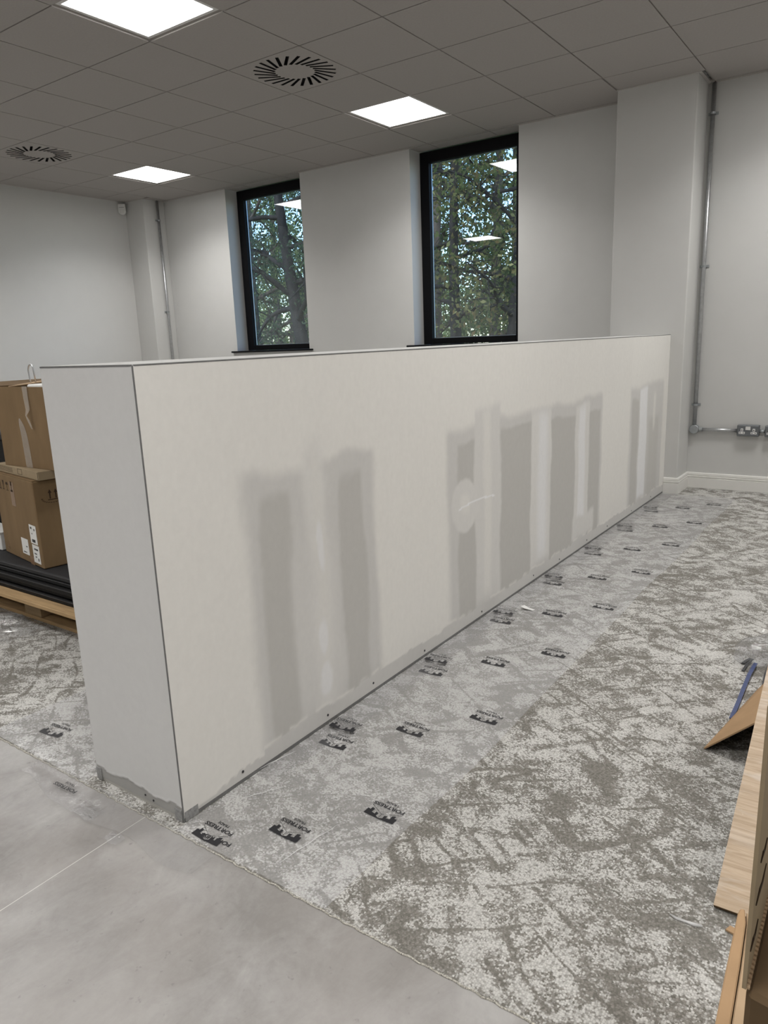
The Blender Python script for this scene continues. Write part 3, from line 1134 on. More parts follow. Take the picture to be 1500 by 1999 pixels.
# motion detector
pd = empty('motion_detector', (XL, CY - 0.012, 2.862), math.radians(0))
tag(pd, 'small white motion detector high in the corner by the ceiling', 'detector')
prof = []
m = MB()
poly = []
for k in range(13):
    a = PI + PI * k / 12
    poly.append((0.0425 * math.cos(a), -0.022 + 0.034 * math.sin(a)))
poly = [(-0.0425, 0.062)] + [(0.0425, 0.062)] + poly[::-1]
M = Matrix.Translation((0.026, -0.054, 0)) @ Matrix.Rotation(math.radians(45), 4, 'Z') @ Matrix.Rotation(math.radians(90), 4, 'X')
m.prism(poly, -0.016, 0.022, M)
m.build('housing', white_plastic, pd, 0.007, segs=3)
MB().box(-0.028, 0.028, -0.030, -0.026, 0.020, 0.0225, Matrix.Translation((0.026, -0.054, 0)) @ Matrix.Rotation(math.radians(45), 4, 'Z')).build('slot_line', print_black, pd)
MB().box(-0.026, 0.026, -0.025, -0.0215, -0.045, 0.004, Matrix.Translation((0.026, -0.054, 0)) @ Matrix.Rotation(math.radians(45), 4, 'Z')).build('lens', paper_white, pd, 0.001)


# ------------------------------------------------------------------ floor protection film with printed logo
def text_mesh(txt, size, offset=0.0, sx=1.0):
    cu = bpy.data.curves.new('txt', 'FONT')
    cu.body = txt
    cu.size = size
    cu.align_x = 'CENTER'
    cu.align_y = 'CENTER'
    cu.offset = offset
    cu.resolution_u = 3
    ob = bpy.data.objects.new('txt', cu)
    C.objects.link(ob)
    bpy.context.view_layer.update()
    dg = bpy.context.evaluated_depsgraph_get()
    me = bpy.data.meshes.new_from_object(ob.evaluated_get(dg))
    vs = [(v.co.x * sx, v.co.y, 0.0) for v in me.vertices]
    fs = [tuple(p.vertices) for p in me.polygons]
    bpy.data.objects.remove(ob, do_unlink=True)
    bpy.data.curves.remove(cu)
    bpy.data.meshes.remove(me)
    return vs, fs


def fit_text(txt, w, h, bold):
    vs, fs = text_mesh(txt, 1.0, bold)
    xs_ = [v[0] for v in vs]
    ys_ = [v[1] for v in vs]
    kx, ky = w / (max(xs_) - min(xs_)), h / (max(ys_) - min(ys_))
    mx, my = (max(xs_) + min(xs_)) / 2, (max(ys_) + min(ys_)) / 2
    return [((v[0] - mx) * kx, (v[1] - my) * ky, 0) for v in vs], fs


def logo_mesh(parts=('castle', 'name', 'sub')):
    mm = 0.001
    bm = bmesh.new()
    m = MB()
    if 'castle' in parts:
        half = [(48, 37), (48, 14.5), (39, 16), (39, 6), (29, 10), (30, 24), (18, 26), (19, 17), (10, 20), (11, 31), (0, 36.5)]
        # split in simple convex pieces, each side
        for s in (-1, 1):
            def q(l):
                l = [(s * a * mm, b * mm, 0) for a, b in l]
                return l if s > 0 else l[::-1]
            for l in ([(48, 37), (0, 39.5), (0, 36.5), (11, 31), (18, 27.5), (30, 24), (48, 16)],):
                pass
            pieces = [[(0, 36.5), (0, 39.5), (11, 39), (11, 31)], [(11, 31), (11, 39), (18, 38.6), (18, 26.5)],
                      [(10, 20), (11, 31), (18, 26.5), (19, 17)],
                      [(18, 26.5), (18, 38.6), (30, 38), (30, 24)], [(30, 24), (30, 38), (39, 37.5), (39, 16)],
                      [(29, 10), (30, 24), (39, 16), (39, 6)], [(39, 16), (39, 37.5), (48, 37), (48, 14.5)]]
            for l in pieces:
                m.add(q(l), [(0, 1, 2, 3)])
            # wall edge line
            w = 0.55
            m.add(q([(0, 19 - w), (0, 19 + w), (47, -5 + w), (47, -5 - w)]), [(0, 1, 2, 3)])
        m.add([(-w * mm, 19 * mm, 0), (w * mm, 19 * mm, 0), (w * mm, 37 * mm, 0), (-w * mm, 37 * mm, 0)], [(0, 1, 2, 3)])
    if 'name' in parts:
        vs, fs = fit_text('FORTRESS', 0.099, 0.0135, 0.022)
        m.add([(x, y - 0.0155, 0) for x, y, z in vs], fs)
    if 'sub' in parts:
        vs, fs = fit_text('TRADE', 0.042, 0.0085, 0.012)
        m.add([(x, y - 0.0335, 0) for x, y, z in vs], fs)
    # every print faces up and reads from the window side
    m.v = [(-x, -y, 0) for x, y, z in m.v]
    me = bpy.data.meshes.new('printed_logo')
    me.from_pydata(m.v, [], m.f)
    me.materials.append(print_black)
    return me


logo_me = logo_mesh()
logo_txt = logo_mesh(('name', 'sub'))
logo_name = logo_mesh(('name',))


def film_h(x, y, amp=1.0):
    a = vnoise(x * 5 + 3, y * 4, 31)
    b = vnoise(x * 17 - y * 6, y * 9 + x * 4, 32)
    r = np.abs(vnoise(x * 9 + y * 3.3, y * 2.1 - x * 2, 33) - .5)
    ridge = np.clip(.04 - r, 0, 1) * .03
    return 0.0012 + amp * (a * .0014 + b * .0008 + ridge)


def film_sheet(name, x0, x1, y0, y1, nx, ny, mat, label, wob=0.012, amp=1.0, parent=None, skew=0.0):
    U, V = np.meshgrid(np.linspace(0, 1, nx), np.linspace(0, 1, ny), indexing='ij')
    Y = y0 + (y1 - y0) * V
    xr = x1 + (vnoise(Y * 2.2, Y * 0, 41) - .5) * 2 * wob + skew * V
    X = x0 + (xr - x0) * U
    e = np.minimum(np.minimum(U * nx, (1 - U) * nx), np.minimum(V * ny, (1 - V) * ny))
    Z = film_h(X, Y, amp) * np.clip(.5 + e / 6, .5, 1)
    me = gridmesh(name, np.stack([X, Y, Z], -1).reshape(-1, 3), nx, ny)
    o = link(name, me, mat, parent)
    if label:
        tag(o, label, 'floor film')
    return o


film = film_sheet('protection_film', HX + 0.004, 2.775, CARPET_Y + 0.004, 2.722, 46, 360, film_mat,
                  'clear printed protection film laid along the long partition face')


def put_logo(x, y, me=None, rz=0.0, par=None, z=None):
    gx, gy = np.meshgrid(x + np.linspace(-.055, .055, 12), y + np.linspace(-.045, .045, 12))
    h = float(film_h(gx, gy).max()) + 0.0004
    o = link('printed_logo', me or logo_me, print_black, par or film, (x, y, h if z is None else z))
    o.rotation_euler = (0, 0, rz)
    return o


for k in range(0, 8):
    for c_ in range(3):
        y = -2.066 + 0.594 * k + 0.192 * c_
        x = 2.347 + 0.168 * c_
        if y > 2.68 or y < CARPET_Y + 0.042:
            continue
        if c_ == 0 and k == 0:
            continue
        put_logo(x, y, None, random.uniform(-.03, .03) + (0.06 if c_ == 0 else 0))
put_logo(2.35, -1.992)
put_logo(2.378, -2.028, logo_name, 0.1)
# second layer folded against the foot of the partition
fold = film_sheet('folded_film', HX + 0.006, 2.335, -1.75, 2.70, 12, 300, fold_mat, None, 0.02, 1.2, film)
for v in fold.data.vertices:
    v.co.z += 0.0045
for k in range(1, 8):
    put_logo(2.318, -2.066 + 0.594 * k + 0.088, None, 0.05, None, 0.0112)
# torn white scrap and film edge creases, the light they catch put in as white
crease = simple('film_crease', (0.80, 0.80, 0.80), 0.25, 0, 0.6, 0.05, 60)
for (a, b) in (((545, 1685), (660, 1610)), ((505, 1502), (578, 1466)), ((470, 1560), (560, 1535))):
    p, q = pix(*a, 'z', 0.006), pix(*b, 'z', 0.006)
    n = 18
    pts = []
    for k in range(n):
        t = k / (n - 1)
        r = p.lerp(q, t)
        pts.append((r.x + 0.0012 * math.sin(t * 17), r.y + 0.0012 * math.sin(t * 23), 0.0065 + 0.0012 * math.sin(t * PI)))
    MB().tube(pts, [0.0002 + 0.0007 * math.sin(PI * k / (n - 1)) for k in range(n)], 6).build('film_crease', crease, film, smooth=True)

# ragged film strip taped down at the free end, on the vinyl
U, V = np.meshgrid(np.linspace(0, 1, 90), np.linspace(0, 1, 20), indexing='ij')
X = 1.62 + U * 0.80
yf = -2.135 - 0.05 * vnoise(X * 6, X * 0, 51) + 0.05 * np.abs(U - .5)
Yv = CARPET_Y + 0.006 + (yf - CARPET_Y) * V
Z = 0.0005 + 0.0035 * vnoise(X * 30, Yv * 40, 52) + 0.003 * vnoise(X * 9, Yv * 12, 53)
taped = link('taped_film', gridmesh('taped_film', np.stack([X, Yv, Z], -1).reshape(-1, 3), 90, 20), tape_mat)
tag(taped, 'crumpled clear tape strip holding film to the grey vinyl', 'floor film')
taped.data.flip_normals()
o = link('printed_logo', logo_txt, print_black, taped, (1.832, -2.112, 0.0088))
o.rotation_euler = (0, 0, 0.05)

# film scraps with highlights on the vinyl
for (cx_, cy_, r_, sd_) in ((1.985, -2.125, 0.034, 3), (2.15, -2.155, 0.022, 8)):
    n = 15
    U, V = np.meshgrid(np.linspace(-1, 1, n), np.linspace(-1, 1, n), indexing='ij')
    X = cx_ + U * r_ * 1.25 + .006 * (vnoise(U * 3, V * 3, sd_) - .5)
    Y = cy_ + V * r_ * .75 + .010 * (vnoise(U * 3 + 9, V * 3, sd_) - .5)
    Z = .007 + .009 * vnoise(U * 2.5, V * 3.5, sd_ + 1) * (1.1 - np.maximum(abs(U), abs(V)))
    link('tape_scrap', gridmesh('tape_scrap', np.stack([X, Y, Z], -1).reshape(-1, 3), n, n), clear_mat, taped)

# film on the carpet behind the partition end
film2 = film_sheet('protection_film', 1.30, HX - HW - 0.01, CARPET_Y + 0.004, -1.05, 30, 60, film_mat,
                   'clear printed protection film on the carpet between partition and pallet', 0.02, 0.9)
put_logo(1.487, -1.912, None, 0.12, film2)

# ------------------------------------------------------------------ pallet, rubber panels and boxes
pal = empty('wooden_pallet', (0.5, -0.96, 0))
tag(pal, 'rough wooden pallet under the black mats', 'pallet')


def palbox(name, mat, x0, x1, y0, y1, z0, z1):
    o = box(name, mat, pal, x0, x1, y0, y1, z0, z1, 0.002)
    o.location = (-0.5, 0.96, 0)
    return o


PX0, PX1 = -0.15, 1.15
deck_y = [(-1.463, -1.366), (-1.29, -1.19), (-1.08, -0.98), (-0.87, -0.77), (-0.66, -0.56)]
for a, b in deck_y:
    palbox('deck_board', pallet_wood, PX0, PX1, a, b, 0.125, 0.144)
for x in (-0.15, 0.33, 1.01):
    palbox('stringer_board', pallet_shaded, x, x + 0.14, -1.40, -0.56, 0.106, 0.124)
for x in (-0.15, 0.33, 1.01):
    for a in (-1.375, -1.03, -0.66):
        palbox('pallet_block', pallet_shaded, x, x + 0.14, a, a + 0.10, 0.019, 0.105)
for a in (-1.375, -1.03, -0.66):
    palbox('bottom_board', pallet_wood, PX0, PX1, a, a + 0.10, 0.0, 0.018)

zt = 0.144
names = ['lowest black mat in the stack on the pallet', 'second black mat up in the stack on the pallet',
         'third black mat up in the stack on the pallet', 'fourth black mat up in the stack on the pallet',
         'topmost black mat in the stack, carrying the cardboard boxes']
for k in range(5):
    t0, t1 = zt + 0.0272 * k, zt + 0.0272 * (k + 1) - 0.0015
    off = [0.0, 0.012, -0.006, 0.008, 0.004][k]
    p = empty('rubber_mat', (0.5, -0.95, t0))
    tag(p, names[k], 'mat', 'black mats on the pallet')
    box('slab', rubber_top if k == 4 else rubber, p, -0.62, 0.60, -0.458 + off, 0.40 + off, 0.0005, t1 - t0, 0.006)
    box('edge_lip', rubber_edge, p, -0.615, 0.595, -0.4595 + off, -0.4575 + off, t1 - t0 - 0.006, t1 - t0 - 0.003)
TOPZ = zt + 0.0272 * 5 - 0.0010


def sheet_label(parent, name, mat, M, w, h, lift=0.0008):
    """thin sticker on a face: M maps local (x right, y up) onto the face"""
    return MB().box(-w / 2, w / 2, -h / 2, h / 2, 0, lift, M).build(name, mat, parent)


def face_M(origin, right, upv):
    r, u = Vector(right).normalized(), Vector(upv).normalized()
    n = r.cross(u)
    return Matrix(((r.x, u.x, n.x, origin[0]), (r.y, u.y, n.y, origin[1]), (r.z, u.z, n.z, origin[2]), (0, 0, 0, 1)))


# lower box: near vertical edge at (0.578,-1.384); local frame: x along its long face, y into the room
ANG = math.radians(-9.4)
b1 = empty('cardboard_box', (0.578, -1.384, TOPZ), ANG)
tag(b1, 'large closed cardboard box standing on the black mats, two white labels', 'box')
BW, BD, BH = 0.49, 0.40, 0.692 - TOPZ
box('body', kraft, b1, -BW, 0, 0, BD, 0.0012, BH - 0.005, 0.004)
box('top_flap', kraft, b1, -BW + 0.002, -0.002, 0.002, BD / 2 - 0.001, BH - 0.0048, BH - 0.001)
box('top_flap', kraft, b1, -BW + 0.002, -0.002, BD / 2 + 0.001, BD - 0.002, BH - 0.0048, BH - 0.001)


def f1(x, z):
    return face_M((x, -0.0004, z), (1, 0, 0), (0, 0, 1))


def f2(y, z):
    return face_M((0.0004, y, z), (0, 1, 0), (0, 0, 1))


lw_, lh_ = 0.062, 0.115
l1 = sheet_label(b1, 'shipping_label', paper_white, f1(-0.072, 0.155), 0.080, 0.090)
l2 = sheet_label(b1, 'shipping_label', paper_white, f1(-0.066, 0.062), 0.080, 0.086)
l3 = sheet_label(b1, 'shipping_label', paper_white, f1(-0.198, 0.078), 0.085, 0.078)


def bars(parent, M, n, w, h, hor=True):
    m = MB()
    rr = random.Random(int(h * 1e5) + n)
    x = -w / 2
    for k in range(n):
        bw = rr.uniform(.3, .8) * w / n
        m.box(x, x + bw, -h / 2, h / 2, 0.0009, 0.0013, M)
        x += w / n
    m.build('label_print', print_black, parent)


bars(l1, f1(-0.074, 0.125), 14, 0.040, 0.014)
bars(l1, f1(-0.090, 0.185), 5, 0.022, 0.010)
bars(l1, f1(-0.052, 0.180), 3, 0.012, 0.010)
bars(l1, f1(-0.085, 0.158), 3, 0.010, 0.006)
bars(l2, f1(-0.062, 0.085), 12, 0.045, 0.009)
bars(l2, f1(-0.074, 0.063), 7, 0.030, 0.007)
bars(l2, f1(-0.072, 0.048), 5, 0.020, 0.006)
bars(l2, f1(-0.045, 0.038), 4, 0.012, 0.014)
bars(l3, f1(-0.178, 0.080), 4, 0.020, 0.006)
bars(l3, f1(-0.205, 0.050), 8, 0.040, 0.005)
sheet_label(b1, 'brown_tape', tape_brown, f1(-0.265, BH - 0.09), 0.050, 0.115, 0.0006)
sheet_label(b1, 'brown_tape', tape_brown, f1(-0.13, 0.020), 0.050, 0.040, 0.0006)


def arrows(parent, M, s):
    m = MB()
    for dx in (-0.55, 0.55):
        m.box((dx - .12) * s, (dx + .12) * s, -.7 * s, .5 * s, 0.0004, 0.0009, M)
        m.add([((dx - .36) * s, .4 * s, .0008), ((dx + .36) * s, .4 * s, .0008), (dx * s, 1.1 * s, .0008)], [(0, 1, 2)], M)
    m.box(-1.0 * s, 1.0 * s, -.95 * s, -.80 * s, 0.0004, 0.0009, M)
    m.build('handling_mark', print_brown, parent)


arrows(b1, f2(0.085, BH - 0.075), 0.024)
m = MB()
for k in range(14):
    a0 = PI + PI * k / 14
    m.box(-.004, .004, -.0012, .0012, .0004, .0008, f2(0.085, BH - 0.088) @ Matrix.Translation((.05 * math.cos(a0), .022 * math.sin(a0), 0)))
m.build('handling_mark', print_brown, b1)
# row of handling marks on the long face: stacking, glass, umbrella, crate
m = MB()
zc = BH - 0.055
M_ = f1(-0.415, zc)
m.box(-.002, .002, -.022, .02, .0004, .0008, M_).box(-.012, .012, -.024, -.020, .0004, .0008, M_)
M_ = f1(-0.375, zc)
m.add([(-.010, .022, .0006), (-.003, -.002, .0006), (.003, -.002, .0006), (.010, .022, .0006)], [(0, 1, 2, 3)], M_)
m.box(-.0015, .0015, -.02, -.002, .0004, .0008, M_).box(-.010, .010, -.023, -.02, .0004, .0008, M_)
M_ = f1(-0.325, zc)
um = [(0.017 * math.cos(PI * k / 8), .004 + 0.014 * math.sin(PI * k / 8), .0006) for k in range(9)]
m.add(um, [tuple(range(9))], M_)
m.box(-.0012, .0012, -.02, .006, .0004, .0008, M_).box(-.012, .012, -.024, -.021, .0004, .0008, M_)
M_ = f1(-0.268, zc)
m.box(-.008, .008, .006, .026, .0012, .0016, M_).box(-.002, .002, -.014, .006, .0012, .0016, M_).box(-.012, .012, -.024, -.015, .0012, .0016, M_)
m.build('handling_mark', print_brown, b1)
m = MB()
m.add([(-.010, -.008, .0006), (.010, -.008, .0006), (0, .012, .0006)], [(0, 1, 2)], f1(-0.43, 0.045)).box(-.014, .014, -.016, -.012, .0004, .0008, f1(-0.43, 0.045))
m.build('handling_mark', tape_brown, b1)

# flat carton
fc = empty('flat_carton', (0.612, -1.368, 0.6925), math.radians(-8.6))
tag(fc, 'thin flat pale carton lying between the two stacked cardboard boxes', 'carton')
box('body', carton_pale, fc, -0.49, 0.0, 0.0, 0.42, 0.0, 0.040, 0.002)
box('end_slit', print_brown, fc, -0.006, -0.002, -0.0006, 0.0004, 0.003, 0.037)
m = MB()
for q in ((-.236, -.186, .034, .0352), (-.236, -.186, .0095, .0107), (-.236, -.2348, .0095, .0352), (-.1872, -.186, .0095, .0352)):
    m.box(q[0], q[1], -0.0008, 0.0002, q[2], q[3])
for z in (.012, .018, .024, .030):
    m.box(-.47, -.30, -0.0008, 0.0002, z, z + .0011)
m.build('printed_text', print_brown, fc)

# upper box: open, front face parallel to the window wall
B2Z = 0.7335
b2 = empty('cardboard_box', (0.24, -1.312, B2Z))
tag(b2, 'open-topped cardboard box on top of the stack with peeling clear tape', 'box')
W2, D2, H2 = 0.56, 0.42, 1.101 - B2Z
m = MB()
t_ = 0.004
m.box(0, W2, 0, t_, 0, H2).box(0, W2, D2 - t_, D2, 0, H2).box(0, t_, t_, D2 - t_, 0, H2).box(W2 - t_, W2, t_, D2 - t_, 0, H2).box(t_, W2 - t_, t_, D2 - t_, 0, t_)
m.build('body', kraft, b2)
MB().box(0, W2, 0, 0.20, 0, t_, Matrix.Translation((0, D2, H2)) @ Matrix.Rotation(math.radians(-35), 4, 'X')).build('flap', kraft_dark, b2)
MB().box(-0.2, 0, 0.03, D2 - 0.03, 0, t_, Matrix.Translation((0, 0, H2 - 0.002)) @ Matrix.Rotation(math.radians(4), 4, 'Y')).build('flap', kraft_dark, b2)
MB().box(0.02, 0.22, 0, 0.26, 0, t_, Matrix.Translation((0, 0.06, H2 - 0.006)) @ Matrix.Rotation(math.radians(-4), 4, 'Y') @ Matrix.Rotation(math.radians(5), 4, 'X')).build('flap', kraft_light, b2)
# clear tape strips on the front
tape_hang = make_film('packing_tape', 0.38, (0.60, 0.53, 0.45), 0.12, 0.3, 30.0, 0.06)


def tape_strip(pts, w, parent, name='tape_strip', mat=None):
    """ribbon in front of the face: pts (x,y,z)"""
    n = len(pts)
    P = []
    for k, p in enumerate(pts):
        ww = w[k] if isinstance(w, list) else w
        P.append((p[0] - ww / 2, p[1], p[2]))
        P.append((p[0] + ww / 2, p[1] - 0.0006, p[2]))
    return link(name, gridmesh(name, np.array(P), n, 2, True), mat or tape_hang, parent)


tape_strip([(0.215, -0.001, 0.0), (0.212, -0.0012, 0.08), (0.208, -0.0012, 0.15), (0.198, -0.0012, 0.195), (0.186, -0.001, 0.225)], [.055, .055, .052, .042, .012], b2)
tape_strip([(0.27, -0.003, H2 + .003), (0.272, -0.004, H2 - .05), (0.282, -0.008, H2 - .10), (0.286, -0.022, H2 - .125), (0.292, -0.016, H2 - .15), (0.302, -0.012, H2 - .185)], [.042, .040, .034, .012, .022, .012], b2)
ins = empty('packing_insert', (0.24 + 0.30, -1.312 + 0.2, B2Z + 0.004))
tag(ins, 'white padded insert poking out of the open cardboard box', 'packing')
box('pad', paper_white, ins, -0.05, 0.24, -0.18, 0.17, 0.012, H2 + 0.006, 0.006)
hp = empty('wire_hoop', (0.398, -1.20, 1.108))
tag(hp, 'thin bent wire hoop standing up from the open cardboard box', 'wire')
pts = []
for k in range(11):
    a = math.radians(205 - 130 * k / 10)
    pts.append((-0.012 + 0.027 * math.cos(a) * 1.0, 0, 0.058 + 0.030 * math.sin(a)))
pts = [(-0.03, 0, 0.006), (-0.036, 0, 0.02)] + pts + [(0.004, 0, 0.075), (0.012, 0, 0.004)]
MB().tube(pts, 0.0034, 7).build('wire', steel_mat, hp, smooth=True)

# small white box and black case at the left of the lower box
wb2 = empty('white_box', (-0.04, -1.28, TOPZ), math.radians(-3))
tag(wb2, 'small white carton on the black mats beside the large box', 'box')
box('body', white_plastic, wb2, -0.30, 0.10, -0.02, 0.085, 0.001, 0.085, 0.003)
box('lid', paper_white, wb2, -0.302, 0.102, -0.022, 0.087, 0.0855, 0.096, 0.003)
bc = empty('black_case', (-0.2, -1.17, TOPZ))
tag(bc, 'tall black case standing behind the stacked cardboard boxes', 'case')
box('body', rubber, bc, -0.34, 0.28, 0, 0.25, 0.001, 0.54, 0.01)
box('lid', rubber_top, bc, -0.345, 0.285, -0.005, 0.255, 0.5405, 0.58, 0.008)
ctube = empty('cardboard_tube', (0.11, -1.475, 0.0755), math.radians(70))
tag(ctube, 'dark cardboard tube end under the pallet corner', 'tube')
# crumpled sheet in front of the pallet
n1_, n2_ = 60, 40
U, V = np.meshgrid(np.linspace(0, 1, n1_), np.linspace(0, 1, n2_), indexing='ij')
X = -0.10 + U * 0.68
Y = -1.40 - V * 0.42 + .03 * (vnoise(U * 5, V * 3, 61) - .5)
ed = np.minimum(np.minimum(U, 1 - U) * 5, np.minimum(V, 1 - V) * 5).clip(0, 1)
peak = np.exp(-(((U - .70) / .16) ** 2 + ((V - .10) / .16) ** 2)) * .075
ridge = np.abs(vnoise(U * 7 + V * 4, V * 6 - U * 3, 62) - .5)
Z = .004 + (peak + (vnoise(U * 6, V * 5, 63) * .02 + (0.12 - np.clip(ridge, 0, .12)) * .12) * (1 - .5 * V)) * ed
crump = link('crumpled_polythene', gridmesh('crumpled_polythene', np.stack([X, Y, Z], -1).reshape(-1, 3), n1_, n2_), clear_mat)
tag(crump, 'crumpled clear polythene sheet heaped against the pallet', 'polythene')
bpy.data.objects.remove(ctube, do_unlink=True)

# ------------------------------------------------------------------ right-hand clutter: oak board, cartons, straps
lowbox = empty('cardboard_box', (3.74, -0.66, 0))
tag(lowbox, 'low cardboard box holding up the oak-look board and the leaning sheet', 'box')
box('body', kraft_tan, lowbox, -0.215, 0.26, -0.28, 0.26, 0.001, 0.196, 0.004)
box('top_flap', kraft_light, lowbox, -0.212, 0.257, -0.278, -0.012, 0.1965, 0.200)
box('top_flap', kraft_light, lowbox, -0.212, 0.257, -0.008, 0.258, 0.1965, 0.200)

# oak-look board tilted up over the box
A_ = Vector((3.487, -1.576, 0.004))
sl = math.atan2(0.2035 - 0.004, -0.94 + 1.576)
ob = empty('oak_board', A_)
tag(ob, 'oak-look laminate board tilted up over a low box', 'board')
ob.rotation_euler = Matrix.Rotation(math.radians(3.0), 3, 'Z').to_4x4().to_3x3().to_euler()
bm_ = Matrix.Rotation(math.radians(1.5), 4, 'Z') @ Matrix.Rotation(sl, 4, 'X')
ob.rotation_euler = bm_.to_euler()
box('veneer_face', oak_mat, ob, 0, 0.30, 0, 1.10, 0.006, 0.0075)
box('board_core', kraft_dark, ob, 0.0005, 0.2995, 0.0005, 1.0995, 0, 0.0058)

# sheet of cardboard leaning on the same box
ls = empty('cardboard_sheet', (3.33, -0.924, 0.0))
tag(ls, 'brown cardboard sheet leaning on the low box with a dark gap beneath', 'cardboard')
a0 = Vector((3.332, -0.924, 0.001)) - ls.location
a1 = Vector((3.405, -0.44, 0.001)) - ls.location
b0 = Vector((3.515, -0.935, 0.178)) - ls.location
b1_ = Vector((3.522, -0.44, 0.180)) - ls.location
nn = (a1 - a0).cross(b0 - a0).normalized()
if nn.z < 0:
    nn = -nn
vs = [a0, a1, b1_, b0] + [v + nn * 0.0045 for v in (a0, a1, b1_, b0)]
fcs = [(0, 1, 2, 3), (4, 5, 6, 7), (0, 1, 5, 4), (1, 2, 6, 5), (2, 3, 7, 6), (3, 0, 4, 7)]
MB().add(vs, fcs).build('sheet', kraft_tan, ls)
vs2 = [v - nn * 0.0012 for v in (a0, a1, b1_, b0)] + [v - nn * 0.0004 for v in (a0, a1, b1_, b0)]
MB().add([v + Vector((0, 0, 0.001)) for v in vs2], fcs).build('shaded_underside', print_black, ls)  # black layer standing in for the shade beneath the sheet


def strap(pts, w, mat, label):
    o = empty('packing_strap', pts[len(pts) // 2])
    tag(o, label, 'strap')
    m = MB()
    L = [Vector(p) - o.location for p in pts]
    vs = []
    for k, p in enumerate(L):
        d = (L[min(k + 1, len(L) - 1)] - L[max(k - 1, 0)])
        s = Vector((-d.y, d.x, 0)).normalized() * w / 2
        vs += [p - s, p + s, p + s + Vector((0, 0, .0022)), p - s + Vector((0, 0, .0022))]
    fs = [(0, 1, 2, 3)[::-1]]
    for k in range(len(L) - 1):
        a = 4 * k
        for j in range(4):
            fs.append((a + j, a + (j + 1) % 4, a + 4 + (j + 1) % 4, a + 4 + j))
    a = 4 * (len(L) - 1)
    fs.append((a, a + 1, a + 2, a + 3))
    MB().add(vs, fs).build('strap', mat, o)
    return o


P_ = lambda u, v, z: tuple(pix(u, v, 'z', z))
strap([P_(1428, 1403, .004), P_(1440, 1376, .006), P_(1452, 1345, .012), P_(1463, 1318, .016), P_(1476, 1295, .014)], 0.013, strap_blue, 'longest packing strap on the carpet, blue towards its cut end')
strap([P_(1450, 1296, .003), P_(1458, 1290, .006), P_(1466, 1286, .008)], 0.011, strap_black, 'short flat black strap end beside the clear plastic bag')
strap([P_(1451, 1310, .003), P_(1459, 1297, .009), P_(1470, 1287, .012)], 0.009, strap_black, 'curved black strap end arching off the carpet')
strap([P_(1491, 1338, .003), P_(1495, 1318, .006), P_(1502, 1300, .010)], 0.010, strap_black, 'black strap end next to the oak-look board edge')
# clear bag
n1_, n2_ = 34, 26
U, V = np.meshgrid(np.linspace(0, 1, n1_), np.linspace(0, 1, n2_), indexing='ij')
cxb, cyb = 3.395, -0.105
th = V * 2 * PI
rr = (0.03 + 0.07 * np.sin(U * PI) ** .6) * (0.75 + .5 * vnoise(U * 6, np.cos(th) * 2 + 5, 71))
X = cxb - .105 + U * .24 + .02 * (vnoise(U * 7, np.sin(th) * 2, 72) - .5)
Y = cyb - .11 + U * .18 + rr * np.cos(th)
Z = np.maximum(.003, .035 + rr * .55 * np.sin(th) + .016 * (vnoise(U * 9, np.cos(th) * 3 + np.sin(th) * 2, 73) - .5))
bag = link('plastic_bag', gridmesh('plastic_bag', np.stack([X, Y, Z], -1).reshape(-1, 3), n1_, n2_), clear_mat)
tag(bag, 'crumpled clear plastic bag on the carpet with dark straps', 'bag')
inb = empty('packing_strap', (3.43, -0.10, 0.02))
tag(inb, 'coiled dark strap bundle inside the clear plastic bag', 'strap')
pts = [(0.03 * math.cos(a), 0.05 * math.sin(a), 0.004 * a / 6) for a in np.linspace(0, 14, 60)]
MB().tube(pts, 0.004, 6).build('coil', strap_black, inb, smooth=True)

# nearest cartons at the lower right
fcard = empty('flattened_carton', (3.6, -2.2, 0))
tag(fcard, 'flattened tan carton standing on edge beside the oak-look board', 'carton')
Z3 = 0.24


def slab(name, mat, parent, base, pts, z0, z1):
    m = MB().prism([(p[0] - base[0], p[1] - base[1]) for p in pts], z0, z1)
    return m.build(name, mat, parent, 0.002)


q = lambda u, v: tuple(pix(u, v, 'z', Z3))[:2]
slab('left_panel', kraft_tan, fcard, (3.6, -2.2), [q(1394, 2010), q(1420, 1880), q(1441, 1782), q(1446, 1773), q(1455, 1774), q(1457, 1800), q(1446, 1880), q(1425, 2010)], 0.001, Z3)
slab('right_panel', kraft_light, fcard, (3.6, -2.2), [q(1427, 2010), q(1448, 1880), q(1459, 1800), q(1458, 1776), q(1464, 1780), q(1466, 1850), q(1461, 1920), q(1453, 2010)], 0.001, Z3 - 0.004)
slab('inner_panel', carton_pale, fcard, (3.6, -2.2), [q(1456, 2010), q(1461, 1950), q(1480, 1958), q(1474, 2010)], 0.001, Z3 - 0.012)

nb = empty('cardboard_box', (3.70, -1.95, 0))
tag(nb, 'cardboard box coloured as in shade, with raised torn side flap beside the flattened carton', 'box')
Z4 = 0.49
q4 = lambda u, v, z=Z4: Vector(pix(u, v, 'z', z)) - nb.location
p0 = q4(1457, 1932)
p1 = q4(1500, 1745)
p1 = p0 + (p1 - p0) * 1.15
p2 = q4(1560, 1988)
dd = p2 - p0
m = MB()
pl = [p0, p0 + dd * 2.0, p1 + dd * 2.0, p1]
m.prism([(v.x, v.y) for v in pl], 0.001, Z4 - 0.002)
m.build('body', kraft_dark, nb, 0.006)  # shade on this box is put into its darker kraft colour
# standing flap: inner face pale, rising from the left top edge
h0, h1 = p0 + Vector((0, 0, 0.0)), p1
upv = Vector((0.0, 0.0, 0.36))
vs = [h0, h1, h1 + upv, h0 + upv]
tk = Vector((-0.0045, 0, 0))
MB().add(vs + [v + tk for v in vs], fcs).build('side_flap', carton_pale, nb)
